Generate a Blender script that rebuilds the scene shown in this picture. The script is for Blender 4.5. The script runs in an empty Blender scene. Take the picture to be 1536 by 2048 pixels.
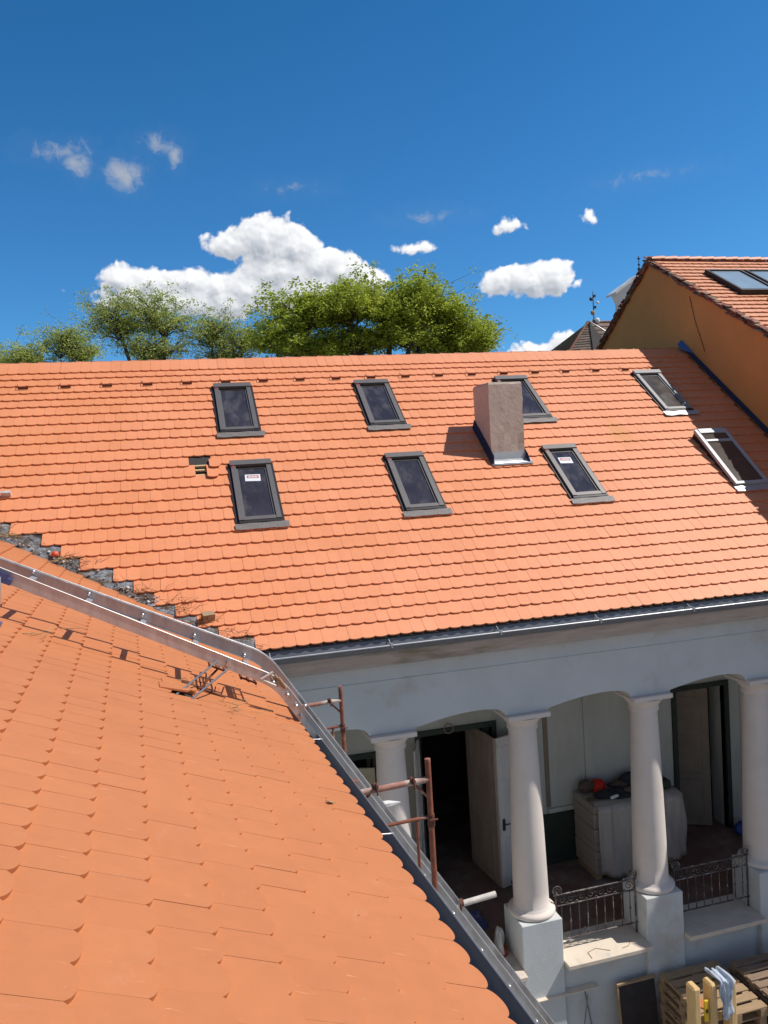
import bpy, math, random
from mathutils import Vector, Matrix
from math import sin, cos, tan, pi, radians, sqrt, atan2
random.seed(7)
SC = bpy.context.scene
COL = SC.collection
# ---------------------------------------------------------------- camera
YAW, PITCH, ROLL = 0.2547835, -0.0548126, -0.0611788
def cam_matrix():
    f = Vector((sin(YAW)*cos(PITCH), cos(YAW)*cos(PITCH), sin(PITCH)))
    r = Vector((cos(YAW), -sin(YAW), 0)); u = r.cross(f)
    r2 = r*cos(ROLL)+u*sin(ROLL); u2 = -r*sin(ROLL)+u*cos(ROLL)
    return Matrix((r2, u2, -f)).transposed().to_4x4()
cd = bpy.data.cameras.new('camera'); cam = bpy.data.objects.new('camera', cd); COL.objects.link(cam)
cam.matrix_world = cam_matrix()
cd.sensor_fit = 'VERTICAL'; cd.sensor_height = 36; cd.lens = 1569.2/2048*36
cd.clip_start = 0.05; cd.clip_end = 5000
SC.camera = cam
# ---------------------------------------------------------------- light
SUN_AZ, SUN_EL = radians(103.5), radians(54)
SD = Vector((cos(SUN_EL)*sin(SUN_AZ), cos(SUN_EL)*cos(SUN_AZ), sin(SUN_EL)))
sl = bpy.data.lights.new('sun', 'SUN'); sun = bpy.data.objects.new('sun', sl); COL.objects.link(sun)
sl.energy = 4.4; sl.angle = radians(0.53); sl.color = (1, 0.955, 0.89)
sun.rotation_euler = SD.to_track_quat('Z', 'Y').to_euler()
SC.view_settings.view_transform = 'Standard'; SC.view_settings.look = 'None'
SC.view_settings.exposure = 0.12; SC.view_settings.gamma = 1
SC.view_settings.use_curve_mapping = False

def N(nt, typ, **kw):
    n = nt.nodes.new(typ)
    for k, v in kw.items():
        if k == 'inp':
            for kk, vv in v.items():
                if isinstance(vv, bpy.types.NodeSocket): nt.links.new(vv, n.inputs[kk])
                else: n.inputs[kk].default_value = vv
        else: setattr(n, k, v)
    return n
def M_(nt, op, a, b=None, c=None, clamp=False):
    n = nt.nodes.new('ShaderNodeMath'); n.operation = op; n.use_clamp = clamp
    for i, v in enumerate((a, b, c)):
        if v is None: continue
        if isinstance(v, bpy.types.NodeSocket): nt.links.new(v, n.inputs[i])
        else: n.inputs[i].default_value = v
    return n.outputs[0]
def mapr(nt, v, a, b, c, d, smooth=False):
    n = nt.nodes.new('ShaderNodeMapRange'); n.clamp = True
    if smooth: n.interpolation_type = 'SMOOTHSTEP'
    nt.links.new(v, n.inputs[0])
    for i, x in enumerate((a, b, c, d)): n.inputs[i+1].default_value = x
    return n.outputs[0]
def mix(nt, fac, a, b, mode='MIX'):
    n = nt.nodes.new('ShaderNodeMix'); n.data_type = 'RGBA'; n.blend_type = mode
    for i, v in ((0, fac), (6, a), (7, b)):
        if isinstance(v, bpy.types.NodeSocket): nt.links.new(v, n.inputs[i])
        else: n.inputs[i].default_value = (v if i == 0 else (*v, 1) if len(v) == 3 else v)
    return n.outputs[2]

# clouds: blobs given by the compass direction and elevation (degrees) they stand at
BLOBS = [(7.32,16.45,2.65,1.62),(5.18,16.01,2.10,0.84),(9.38,15.59,1.96,1.58),(11.10,14.54,2.15,1.33),(12.86,14.12,1.61,1.27),(14.43,13.30,1.62,1.01),(9.56,13.10,4.30,2.10),(8.23,14.31,3.21,1.67),(-2.77,13.75,1.48,1.03),(-0.79,13.77,1.85,0.91),(1.89,13.60,2.06,0.92),(3.59,13.25,1.74,1.00),(0.80,12.72,5.18,0.79),(6.02,13.21,2.12,1.41),(5.58,11.91,1.20,0.47),(23.87,12.50,1.53,0.94),(25.96,12.46,1.99,1.26),(27.69,12.45,1.29,1.19),(29.36,11.83,0.47,0.26),(24.42,16.15,1.18,0.38),(30.17,16.11,0.50,0.44),(18.16,15.33,1.50,0.36),(26.42,7.77,2.57,0.55),(28.51,8.16,1.29,0.61),(25.20,7.85,1.18,0.35),(1.0,12.3,5.2,1.0),(4.6,12.3,2.6,1.2),(-2.2,12.8,1.4,1.2),(9.5,12.6,3.5,1.4)]
WISPS = [(-5.79,21.38,1.9,0.6),(-4.81,20.82,0.9,0.95),(-2.06,20.38,1.4,1.1),(0.62,22.09,1.2,0.6),(1.58,21.48,0.6,0.9),(9.50,19.57,1.2,0.3),(19,17.3,1.6,.35),(34,18,2.0,.35)]
def build_world():
    w = bpy.data.worlds.new('World'); SC.world = w; w.use_nodes = True
    nt = w.node_tree; nt.nodes.clear()
    sky = N(nt, 'ShaderNodeTexSky', sky_type='NISHITA', sun_disc=False)
    sky.sun_elevation = SUN_EL; sky.sun_rotation = SUN_AZ
    sky.air_density = 1.0; sky.dust_density = 0.25; sky.ozone_density = 2.2; sky.altitude = 200
    # density group
    g = bpy.data.node_groups.new('cloud_density', 'ShaderNodeTree')
    g.interface.new_socket('az', in_out='INPUT', socket_type='NodeSocketFloat')
    g.interface.new_socket('el', in_out='INPUT', socket_type='NodeSocketFloat')
    g.interface.new_socket('d', in_out='OUTPUT', socket_type='NodeSocketFloat')
    g.interface.new_socket('w', in_out='OUTPUT', socket_type='NodeSocketFloat')
    gi = g.nodes.new('NodeGroupInput'); go = g.nodes.new('NodeGroupOutput')
    def blobset(lst, az, el):
        cur = None
        for (a, e, rx, ry) in lst:
            x = M_(g, 'MULTIPLY', M_(g, 'SUBTRACT', az, a), 1/rx)
            y = M_(g, 'MULTIPLY', M_(g, 'SUBTRACT', el, e), 1/ry)
            r = M_(g, 'SQRT', M_(g, 'ADD', M_(g, 'MULTIPLY', x, x), M_(g, 'MULTIPLY', y, y)))
            v = M_(g, 'MULTIPLY', M_(g, 'SUBTRACT', 1.0, r), min(ry, 1.2))
            cur = v if cur is None else M_(g, 'SMOOTH_MAX', cur, v, .12)
        return cur
    cmb = N(g, 'ShaderNodeCombineXYZ', inp={0: gi.outputs[0], 1: gi.outputs[1]})
    def noise(scale, det, rough, src, dist=0.0):
        n = g.nodes.new('ShaderNodeTexNoise'); g.links.new(src, n.inputs['Vector'])
        n.inputs['Scale'].default_value = scale; n.inputs['Detail'].default_value = det
        n.inputs['Roughness'].default_value = rough; n.inputs['Distortion'].default_value = dist
        return n
    wn = noise(.55, 2, .5, cmb.outputs[0])
    sp = N(g, 'ShaderNodeSeparateColor', inp={0: wn.outputs['Color']})
    az2 = M_(g, 'ADD', gi.outputs[0], M_(g, 'MULTIPLY', M_(g, 'SUBTRACT', sp.outputs[0], .5), 1.6))
    el2 = M_(g, 'ADD', gi.outputs[1], M_(g, 'MULTIPLY', M_(g, 'SUBTRACT', sp.outputs[1], .5), 1.0))
    b = blobset(BLOBS, az2, el2)
    # billowy noise: inverted voronoi + fbm
    def vor(s):
        v = g.nodes.new('ShaderNodeTexVoronoi'); v.feature = 'SMOOTH_F1'
        wv = N(g, 'ShaderNodeCombineXYZ', inp={0: az2, 1: el2})
        g.links.new(wv.outputs[0], v.inputs['Vector']); v.inputs['Scale'].default_value = s
        v.inputs['Smoothness'].default_value = .25
        return v.outputs['Distance']
    bil = M_(g, 'ADD', M_(g, 'MULTIPLY', M_(g, 'SUBTRACT', .45, vor(1.1)), .75), M_(g, 'MULTIPLY', M_(g, 'SUBTRACT', .45, vor(2.6)), .36))
    fb = noise(1.6, 7, .56, cmb.outputs[0])
    nz = M_(g, 'MULTIPLY', M_(g, 'SUBTRACT', fb.outputs['Fac'], .5), .62)
    d = M_(g, 'ADD', M_(g, 'ADD', b, nz), M_(g, 'MULTIPLY', bil, .55))
    g.links.new(M_(g, 'ADD', d, .13), go.inputs[0])
    ws = blobset(WISPS, az2, el2)
    fb2 = noise(1.1, 9, .68, cmb.outputs[0], .7)
    wd = M_(g, 'ADD', ws, M_(g, 'MULTIPLY', M_(g, 'SUBTRACT', fb2.outputs['Fac'], .5), 2.2))
    g.links.new(wd, go.inputs[1])
    geo = N(nt, 'ShaderNodeTexCoord')
    sx = N(nt, 'ShaderNodeSeparateXYZ', inp={0: geo.outputs['Generated']})
    az = M_(nt, 'MULTIPLY', M_(nt, 'ARCTAN2', sx.outputs[0], sx.outputs[1]), 180/pi)
    el = M_(nt, 'MULTIPLY', M_(nt, 'ARCSINE', sx.outputs[2]), 180/pi)
    def grp(a, e):
        n = nt.nodes.new('ShaderNodeGroup'); n.node_tree = g
        nt.links.new(a, n.inputs[0]); nt.links.new(e, n.inputs[1]); return n
    g1 = grp(az, el); g2 = grp(M_(nt, 'ADD', az, .35), M_(nt, 'ADD', el, .75)); g3 = grp(M_(nt, 'ADD', az, .12), M_(nt, 'ADD', el, .22))
    d1, d2 = g1.outputs[0], g2.outputs[0]
    alpha = mapr(nt, d1, -.03, .27, 0, 1, True)
    wa = M_(nt, 'MULTIPLY', mapr(nt, g1.outputs[1], -.15, 1.15, 0, 1, True), .85)
    wfaint = mapr(nt, g1.outputs[1], -.8, .6, 0, .05)
    lit = M_(nt, 'ADD', M_(nt, 'MULTIPLY', M_(nt, 'SUBTRACT', d1, d2), .62), M_(nt, 'MULTIPLY', M_(nt, 'SUBTRACT', d1, g3.outputs[0]), .55))
    lit = M_(nt, 'SUBTRACT', lit, M_(nt, 'MULTIPLY', mapr(nt, d1, .3, 1.3, 0, 1), .18))
    br = mapr(nt, lit, -.55, .50, 0, 1)
    ccol = mix(nt, br, (4.6, 5.0, 5.7), (10.4, 10.5, 10.7))
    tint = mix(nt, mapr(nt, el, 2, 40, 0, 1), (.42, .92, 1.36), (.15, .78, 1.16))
    # deep blue to the north; unseen southern sky whitened to warm the fill
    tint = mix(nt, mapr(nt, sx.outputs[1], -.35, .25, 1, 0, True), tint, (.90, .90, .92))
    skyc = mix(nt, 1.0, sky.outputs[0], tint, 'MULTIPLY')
    c1 = mix(nt, M_(nt, 'MAXIMUM', wa, wfaint), skyc, (4.6, 5.0, 5.6))
    c2 = mix(nt, alpha, c1, ccol)
    bg = N(nt, 'ShaderNodeBackground', inp={0: c2, 1: 0.088})
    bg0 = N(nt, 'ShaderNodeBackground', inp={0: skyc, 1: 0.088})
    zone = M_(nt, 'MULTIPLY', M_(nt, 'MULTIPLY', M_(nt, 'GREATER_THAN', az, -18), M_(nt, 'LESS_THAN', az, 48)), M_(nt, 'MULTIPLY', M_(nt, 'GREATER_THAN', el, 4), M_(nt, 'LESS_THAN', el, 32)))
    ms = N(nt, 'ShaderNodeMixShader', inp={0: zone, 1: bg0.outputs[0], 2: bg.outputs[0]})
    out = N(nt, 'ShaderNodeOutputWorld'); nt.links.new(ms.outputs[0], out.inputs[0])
build_world()

# ---------------------------------------------------------------- materials
def mat(name, col, rough=.7, metal=0.0, n_scale=0, n_amt=0.0, bump=0.0, spec=.5, tone=0.0, col2=None, c2_scale=1.0, c2_thr=(.5, .7), stretch=None, b_scale=None, coat=0):
    m = bpy.data.materials.new(name); m.use_nodes = True; nt = m.node_tree
    b = nt.nodes['Principled BSDF']
    b.inputs['Roughness'].default_value = rough; b.inputs['Metallic'].default_value = metal
    b.inputs['Specular IOR Level'].default_value = spec
    if coat: b.inputs['Coat Weight'].default_value = coat
    tc = N(nt, 'ShaderNodeTexCoord'); v = tc.outputs['Object']
    if stretch:
        mp = N(nt, 'ShaderNodeMapping', inp={0: v, 3: stretch}); v = mp.outputs[0]
    c = None
    base = (*col, 1)
    rgb = N(nt, 'ShaderNodeRGB'); rgb.outputs[0].default_value = base; c = rgb.outputs[0]
    if col2:
        n = N(nt, 'ShaderNodeTexNoise', inp={'Vector': v, 'Scale': c2_scale, 'Detail': 6.0, 'Roughness': .6})
        c = mix(nt, mapr(nt, n.outputs['Fac'], c2_thr[0], c2_thr[1], 0, 1), c, col2)
    if n_amt:
        n = N(nt, 'ShaderNodeTexNoise', inp={'Vector': v, 'Scale': n_scale, 'Detail': 6.0, 'Roughness': .65})
        f = mapr(nt, n.outputs['Fac'], .25, .75, 1-n_amt, 1+n_amt)
        k = N(nt, 'ShaderNodeCombineXYZ', inp={0: f, 1: f, 2: f})
        c = mix(nt, 1.0, c, k.outputs[0], 'MULTIPLY')
    if tone:
        at = N(nt, 'ShaderNodeAttribute', attribute_name='tone')
        f = mapr(nt, at.outputs['Fac'], 0, 1, 1-tone, 1+tone)
        k = N(nt, 'ShaderNodeCombineXYZ', inp={0: f, 1: f, 2: f})
        c = mix(nt, 1.0, c, k.outputs[0], 'MULTIPLY')
    nt.links.new(c, b.inputs['Base Color'])
    if bump:
        n = N(nt, 'ShaderNodeTexNoise', inp={'Vector': v, 'Scale': b_scale or n_scale or 20, 'Detail': 5.0})
        bp = N(nt, 'ShaderNodeBump', inp={'Height': n.outputs['Fac'], 'Strength': min(bump, 1), 'Distance': .01})
        nt.links.new(bp.outputs[0], b.inputs['Normal'])
    return m
def tile_mat(name, base, pale, dusty, stain=None, moss=None, tv=.05, dust=.5, streak=False):
    m = bpy.data.materials.new(name); m.use_nodes = True; nt = m.node_tree
    b = nt.nodes['Principled BSDF']; b.inputs['Roughness'].default_value = .55
    b.inputs['Specular IOR Level'].default_value = .45
    tc = N(nt, 'ShaderNodeTexCoord'); v = tc.outputs['Object']
    at = N(nt, 'ShaderNodeAttribute', attribute_name='tone')
    n1 = N(nt, 'ShaderNodeTexNoise', inp={'Vector': v, 'Scale': .8, 'Detail': 4.0})
    c = mix(nt, mapr(nt, n1.outputs['Fac'], .35, .7, 0, 1), base, pale)
    f = mapr(nt, at.outputs['Fac'], 0, 1, 1-tv, 1+tv)
    k = N(nt, 'ShaderNodeCombineXYZ', inp={0: f, 1: M_(nt, 'POWER', f, 1.3), 2: M_(nt, 'POWER', f, 1.6)})
    c = mix(nt, 1.0, c, k.outputs[0], 'MULTIPLY')
    n2 = N(nt, 'ShaderNodeTexNoise', inp={'Vector': v, 'Scale': 9.0, 'Detail': 8.0, 'Roughness': .7})
    f = mapr(nt, n2.outputs['Fac'], .2, .8, .93, 1.07)
    k = N(nt, 'ShaderNodeCombineXYZ', inp={0: f, 1: f, 2: f}); c = mix(nt, 1.0, c, k.outputs[0], 'MULTIPLY')
    # cement dust smears
    n3 = N(nt, 'ShaderNodeTexNoise', inp={'Vector': v, 'Scale': 1.9, 'Detail': 9.0, 'Roughness': .72, 'Distortion': .6})
    c = mix(nt, mapr(nt, n3.outputs['Fac'], .60, .80, 0, dust), c, dusty)
    n4 = N(nt, 'ShaderNodeTexNoise', inp={'Vector': v, 'Scale': 30.0, 'Detail': 3.0, 'Roughness': .6})
    c = mix(nt, mapr(nt, n4.outputs['Fac'], .70, .78, 0, .5), c, dusty)
    if streak:
        mp = N(nt, 'ShaderNodeMapping', inp={0: v, 3: (5, 42, 5)})
        n7 = N(nt, 'ShaderNodeTexNoise', inp={'Vector': mp.outputs[0], 'Scale': 1.0, 'Detail': 5.0, 'Roughness': .6})
        n8 = N(nt, 'ShaderNodeTexNoise', inp={'Vector': v, 'Scale': 3.0, 'Detail': 3.0})
        c = mix(nt, M_(nt, 'MULTIPLY', mapr(nt, n7.outputs['Fac'], .66, .74, 0, .55), mapr(nt, n8.outputs['Fac'], .48, .6, 0, 1)), c, (.85, .50, .28))
    if moss:
        n5 = N(nt, 'ShaderNodeTexNoise', inp={'Vector': v, 'Scale': 4.0, 'Detail': 8.0, 'Roughness': .75})
        c = mix(nt, mapr(nt, n5.outputs['Fac'], .5, .68, 0, .75), c, moss)
    if stain:
        vs = N(nt, 'ShaderNodeVectorMath', operation='DISTANCE', inp={0: N(nt, 'ShaderNodeVectorMath', operation='MULTIPLY', inp={0: v, 1: (1.6, .8, .8)}).outputs[0], 1: tuple(Vector(stain)*Vector((1.6, 0, 0)).x if 0 else (stain[0]*1.6, stain[1]*.8, stain[2]*.8))})
        n6 = N(nt, 'ShaderNodeTexNoise', inp={'Vector': v, 'Scale': 5.0, 'Detail': 6.0, 'Roughness': .7})
        dd = M_(nt, 'ADD', vs.outputs['Value'], M_(nt, 'MULTIPLY', M_(nt, 'SUBTRACT', n6.outputs['Fac'], .5), .9))
        c = mix(nt, mapr(nt, dd, .0, .5, .75, 0), c, (.58, .24, .05))
    nt.links.new(c, b.inputs['Base Color'])
    bp = N(nt, 'ShaderNodeBump', inp={'Height': n2.outputs['Fac'], 'Strength': .25, 'Distance': .006})
    nt.links.new(bp.outputs[0], b.inputs['Normal'])
    return m
MT = dict(
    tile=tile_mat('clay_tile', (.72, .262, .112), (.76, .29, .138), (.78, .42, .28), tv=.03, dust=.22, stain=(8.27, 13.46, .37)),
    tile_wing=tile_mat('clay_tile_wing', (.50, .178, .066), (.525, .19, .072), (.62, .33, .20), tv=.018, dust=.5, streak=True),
    old_tile=tile_mat('old_clay_tile', (.68, .29, .15), (.72, .34, .19), (.74, .46, .33)),
    verge=mat('weathered_verge_tile', (.26, .085, .05), .85, n_scale=12, n_amt=.4, tone=.3, col2=(.20, .19, .13), c2_scale=6, c2_thr=(.5, .6)),
    dark_tile=mat('brown_grey_tile', (.16, .115, .09), .8, n_scale=8, n_amt=.35, tone=.3, col2=(.22, .12, .07), c2_scale=2),
    batten=mat('roof_batten', (.55, .40, .22), .8, n_scale=14, n_amt=.2),
    underlay=mat('roof_underlay', (.035, .03, .028), .8),
    plaster=mat('pale_blue_plaster', (.58, .60, .60), .85, n_scale=1.6, n_amt=.07, bump=.25, b_scale=40, col2=(.50, .475, .42), c2_scale=1.5, c2_thr=(.55, .72)),
    plaster2=mat('dirty_white_plaster', (.58, .57, .53), .9, n_scale=2.5, n_amt=.1, bump=.3, b_scale=30, col2=(.42, .36, .29), c2_scale=2.2, c2_thr=(.6, .75)),
    column=mat('white_column_paint', (.70, .62, .56), .8, n_scale=3, n_amt=.05, bump=.15, b_scale=25, col2=(.56, .50, .46), c2_scale=1.5, c2_thr=(.55, .8)),
    cornice=mat('weathered_cornice', (.44, .37, .33), .9, n_scale=4, n_amt=.2, bump=.4, b_scale=20, col2=(.21, .18, .12), c2_scale=1.4, c2_thr=(.55, .68), stretch=(.4, 1, 2.5)),
    zinc=mat('galvanised_gutter', (.17, .18, .20), .45, metal=.25, n_scale=6, n_amt=.2),
    zinc_bright=mat('bright_zinc_sheet', (.60, .61, .62), .35, metal=.45, n_scale=9, n_amt=.1, bump=.1),
    valley=mat('valley_sheet', (.27, .295, .32), .5, metal=.2, n_scale=9, n_amt=.4, bump=.6, b_scale=14, col2=(.13, .10, .07), c2_scale=5, c2_thr=(.44, .58)),
    alu=mat('aluminium_rail', (.56, .555, .56), .42, metal=.7, n_scale=5, n_amt=.16, bump=.05, col2=(.42, .39, .385), c2_scale=3, c2_thr=(.5, .75), stretch=(3, 1, 1)),
    alu_highlight=mat('aluminium_highlight', (.62, .60, .59), .4, metal=.6, n_scale=20, n_amt=.08),
    steel_bolt=mat('bolt_steel', (.62, .60, .58), .35, metal=.9),
    blue_metal=mat('blue_painted_metal', (.07, .09, .22), .45, n_scale=15, n_amt=.3, col2=(.25, .22, .22), c2_scale=9, c2_thr=(.58, .68)),
    rust=mat('rusty_scaffold_tube', (.24, .075, .04), .75, n_scale=14, n_amt=.35, bump=.3, col2=(.50, .36, .29), c2_scale=5, c2_thr=(.55, .72)),
    rust_dark=mat('dark_rust', (.13, .045, .025), .85, n_scale=30, n_amt=.4),
    white_tube=mat('pale_steel_tube', (.62, .56, .50), .5, n_scale=12, n_amt=.2),
    win_frame=mat('grey_window_cladding', (.155, .140, .132), .42, metal=.25, n_scale=9, n_amt=.1),
    win_frame_l=mat('light_window_cladding', (.25, .245, .24), .5, metal=.1, n_scale=9, n_amt=.1),
    win_dark=mat('black_window_seal', (.014, .010, .010), .5),
    flash=mat('grey_lead_apron', (.175, .155, .145), .6, metal=.1, n_scale=18, n_amt=.15, bump=.2),
    flash_l=mat('bright_apron', (.40, .42, .43), .4, metal=.4, n_scale=14, n_amt=.15),
    glass=mat('dark_window_glass', (.042, .037, .047), .07, n_scale=2, n_amt=.35, spec=.42, col2=(.105, .095, .098), c2_scale=2.6, c2_thr=(.48, .72), stretch=(2.2, 1, 1)),  # paler streaks in the colour stand for dust and uneven reflections
    glass_l=mat('dusty_window_glass', (.085, .075, .068), .12, n_scale=3, n_amt=.3, spec=.5, col2=(.17, .165, .16), c2_scale=2.2, c2_thr=(.45, .65)),
    win_frame_b=mat('silver_window_cladding', (.42, .42, .42), .5, metal=.1, n_scale=9, n_amt=.1),
    glass_b=mat('brown_window_glass', (.075, .058, .050), .12, n_scale=3, n_amt=.3, spec=.35),
    sky_glass=mat('sky_coloured_glass', (.30, .37, .42), .15, spec=.8, n_scale=3, n_amt=.1),  # pale blue base colour stands in for the reflected sky
    sticker=mat('white_paper_label', (.72, .74, .74), .6),
    red=mat('red_print', (.45, .06, .04), .6),
    redtag=mat('red_plastic_tag', (.5, .03, .03), .5),
    render_grey=mat('chimney_render', (.55, .44, .36), .95, n_scale=7, n_amt=.10, bump=.7, b_scale=12, col2=(.34, .27, .22), c2_scale=3.5, c2_thr=(.60, .74)),
    ochre=mat('ochre_render', (.70, .285, .080), .92, n_scale=.9, n_amt=.10, bump=.2, b_scale=30, col2=(.62, .27, .075), c2_scale=.7, c2_thr=(.45, .75)),
    blue_sheet=mat('blue_flashing_membrane', (.05, .13, .33), .4, n_scale=10, n_amt=.2),
    blue_dark=mat('dark_blue_flashing', (.030, .036, .070), .85, n_scale=10, n_amt=.2, spec=.15),
    iron=mat('wrought_iron', (.075, .06, .055), .6, metal=.3, n_scale=30, n_amt=.4, col2=(.30, .27, .25), c2_scale=9, c2_thr=(.5, .65)),
    stone=mat('stone_sill', (.68, .58, .47), .85, n_scale=6, n_amt=.1, bump=.3, b_scale=25, col2=(.46, .42, .37), c2_scale=3, c2_thr=(.55, .7)),
    floor=mat('porch_floor', (.19, .105, .08), .85, n_scale=3, n_amt=.3, col2=(.24, .20, .17), c2_scale=1.8, c2_thr=(.5, .7)),
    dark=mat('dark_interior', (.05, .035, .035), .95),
    brown_int=mat('brown_interior', (.16, .08, .06), .9, n_scale=1.5, n_amt=.3),
    door_white=mat('white_door_paint', (.64, .61, .58), .6, n_scale=4, n_amt=.12, col2=(.36, .33, .30), c2_scale=3, c2_thr=(.55, .7), stretch=(1, 1, .4)),
    door_cream=mat('cream_door_paint', (.52, .44, .31), .6, n_scale=4, n_amt=.12),
    door_brown=mat('brown_door_wood', (.36, .28, .225), .65, n_scale=5, n_amt=.2, stretch=(1, 1, .2)),
    green_dark=mat('dark_green_paint', (.028, .040, .028), .7, n_scale=5, n_amt=.25),
    rear=mat('grey_green_wall', (.52, .52, .47), .88, n_scale=1.2, n_amt=.12, col2=(.42, .39, .32), c2_scale=1.3, c2_thr=(.5, .7), stretch=(1, 1, .3)),
    rear_brown=mat('bare_plaster', (.26, .20, .15), .9, n_scale=3, n_amt=.2),
    stackm=mat('wrapped_board_stack', (.36, .30, .25), .75, n_scale=2, n_amt=.1),
    plastic=mat('plastic_sheet', (.42, .375, .335), .3, n_scale=6, n_amt=.12, bump=.6, b_scale=7, stretch=(2.5, 2.5, .5)),
    helmet=mat('red_helmet_plastic', (.55, .025, .012), .5, spec=.25),
    cloth_dark=mat('dark_clothing', (.025, .03, .04), .9, n_scale=9, n_amt=.5, bump=.8, b_scale=9),
    cloth_brown=mat('brown_bag_cloth', (.10, .07, .05), .9, n_scale=9, n_amt=.4, bump=.8, b_scale=9),
    cloth_blue=mat('pale_blue_rag', (.45, .50, .58), .9, n_scale=12, n_amt=.25, bump=1, b_scale=10),
    blue=mat('blue_plastic', (.03, .06, .28), .4),
    white_p=mat('white_plastic', (.75, .74, .72), .4, n_scale=8, n_amt=.1),
    paper=mat('paper_sack', (.62, .60, .56), .8, n_scale=8, n_amt=.15, bump=.7, b_scale=12),
    wood=mat('pale_pallet_wood', (.35, .235, .135), .8, n_scale=3, n_amt=.25, bump=.3, stretch=(1.2, 14, 14), b_scale=5),
    wood_grey=mat('weathered_pallet_wood', (.24, .165, .11), .85, n_scale=3, n_amt=.35, bump=.3, stretch=(1.2, 14, 14), b_scale=5),
    wood_new=mat('new_pine_wood', (.66, .44, .19), .7, n_scale=4, n_amt=.2, stretch=(14, 14, 1.2)),
    yellow=mat('yellow_tool_plastic', (.75, .50, .02), .4),
    card=mat('dark_board', (.035, .028, .027), .8, n_scale=4, n_amt=.4),
    ground=mat('courtyard_concrete', (.17, .155, .14), .95, n_scale=1.3, n_amt=.25, bump=.5, b_scale=12, col2=(.26, .23, .20), c2_scale=2, c2_thr=(.5, .7)),
    tower=mat('white_church_plaster', (.62, .61, .60), .85, n_scale=1, n_amt=.08),
    tower_roof=mat('dark_slate', (.05, .05, .06), .6, n_scale=2, n_amt=.2),
    bark=mat('bark', (.085, .065, .05), .95, n_scale=8, n_amt=.3),
    twig=mat('dry_twig', (.14, .07, .03), .9, n_scale=20, n_amt=.4),
    straw=mat('dry_straw', (.36, .25, .12), .9, n_scale=20, n_amt=.4),
    whiteslate=mat('rubble', (.5, .47, .44), .9, n_scale=10, n_amt=.3),
    black=mat('black_plastic', (.02, .02, .022), .5),
    house_wall=mat('cream_house_wall', (.48, .42, .34), .9, n_scale=2, n_amt=.1),
    orange_p=mat('orange_plastic', (.7, .10, .03), .5),
)
def leaf_mat(name, c1, c2):
    m = bpy.data.materials.new(name); m.use_nodes = True; nt = m.node_tree
    b = nt.nodes['Principled BSDF']; b.inputs['Roughness'].default_value = .55; b.inputs['Specular IOR Level'].default_value = .3
    at = N(nt, 'ShaderNodeAttribute', attribute_name='tone')
    c = mix(nt, at.outputs['Fac'], c1, c2); nt.links.new(c, b.inputs['Base Color'])
    tr = N(nt, 'ShaderNodeBsdfTranslucent', inp={0: c})
    mx = N(nt, 'ShaderNodeMixShader', inp={0: .45, 1: b.outputs[0], 2: tr.outputs[0]})
    nt.links.new(mx.outputs[0], nt.nodes['Material Output'].inputs[0])
    return m
MT['leaf_a'] = leaf_mat('bright_green_leaf', (.25, .32, .030), (.62, .68, .09))
MT['leaf_b'] = leaf_mat('olive_green_leaf', (.32, .37, .075), (.60, .66, .19))

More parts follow.
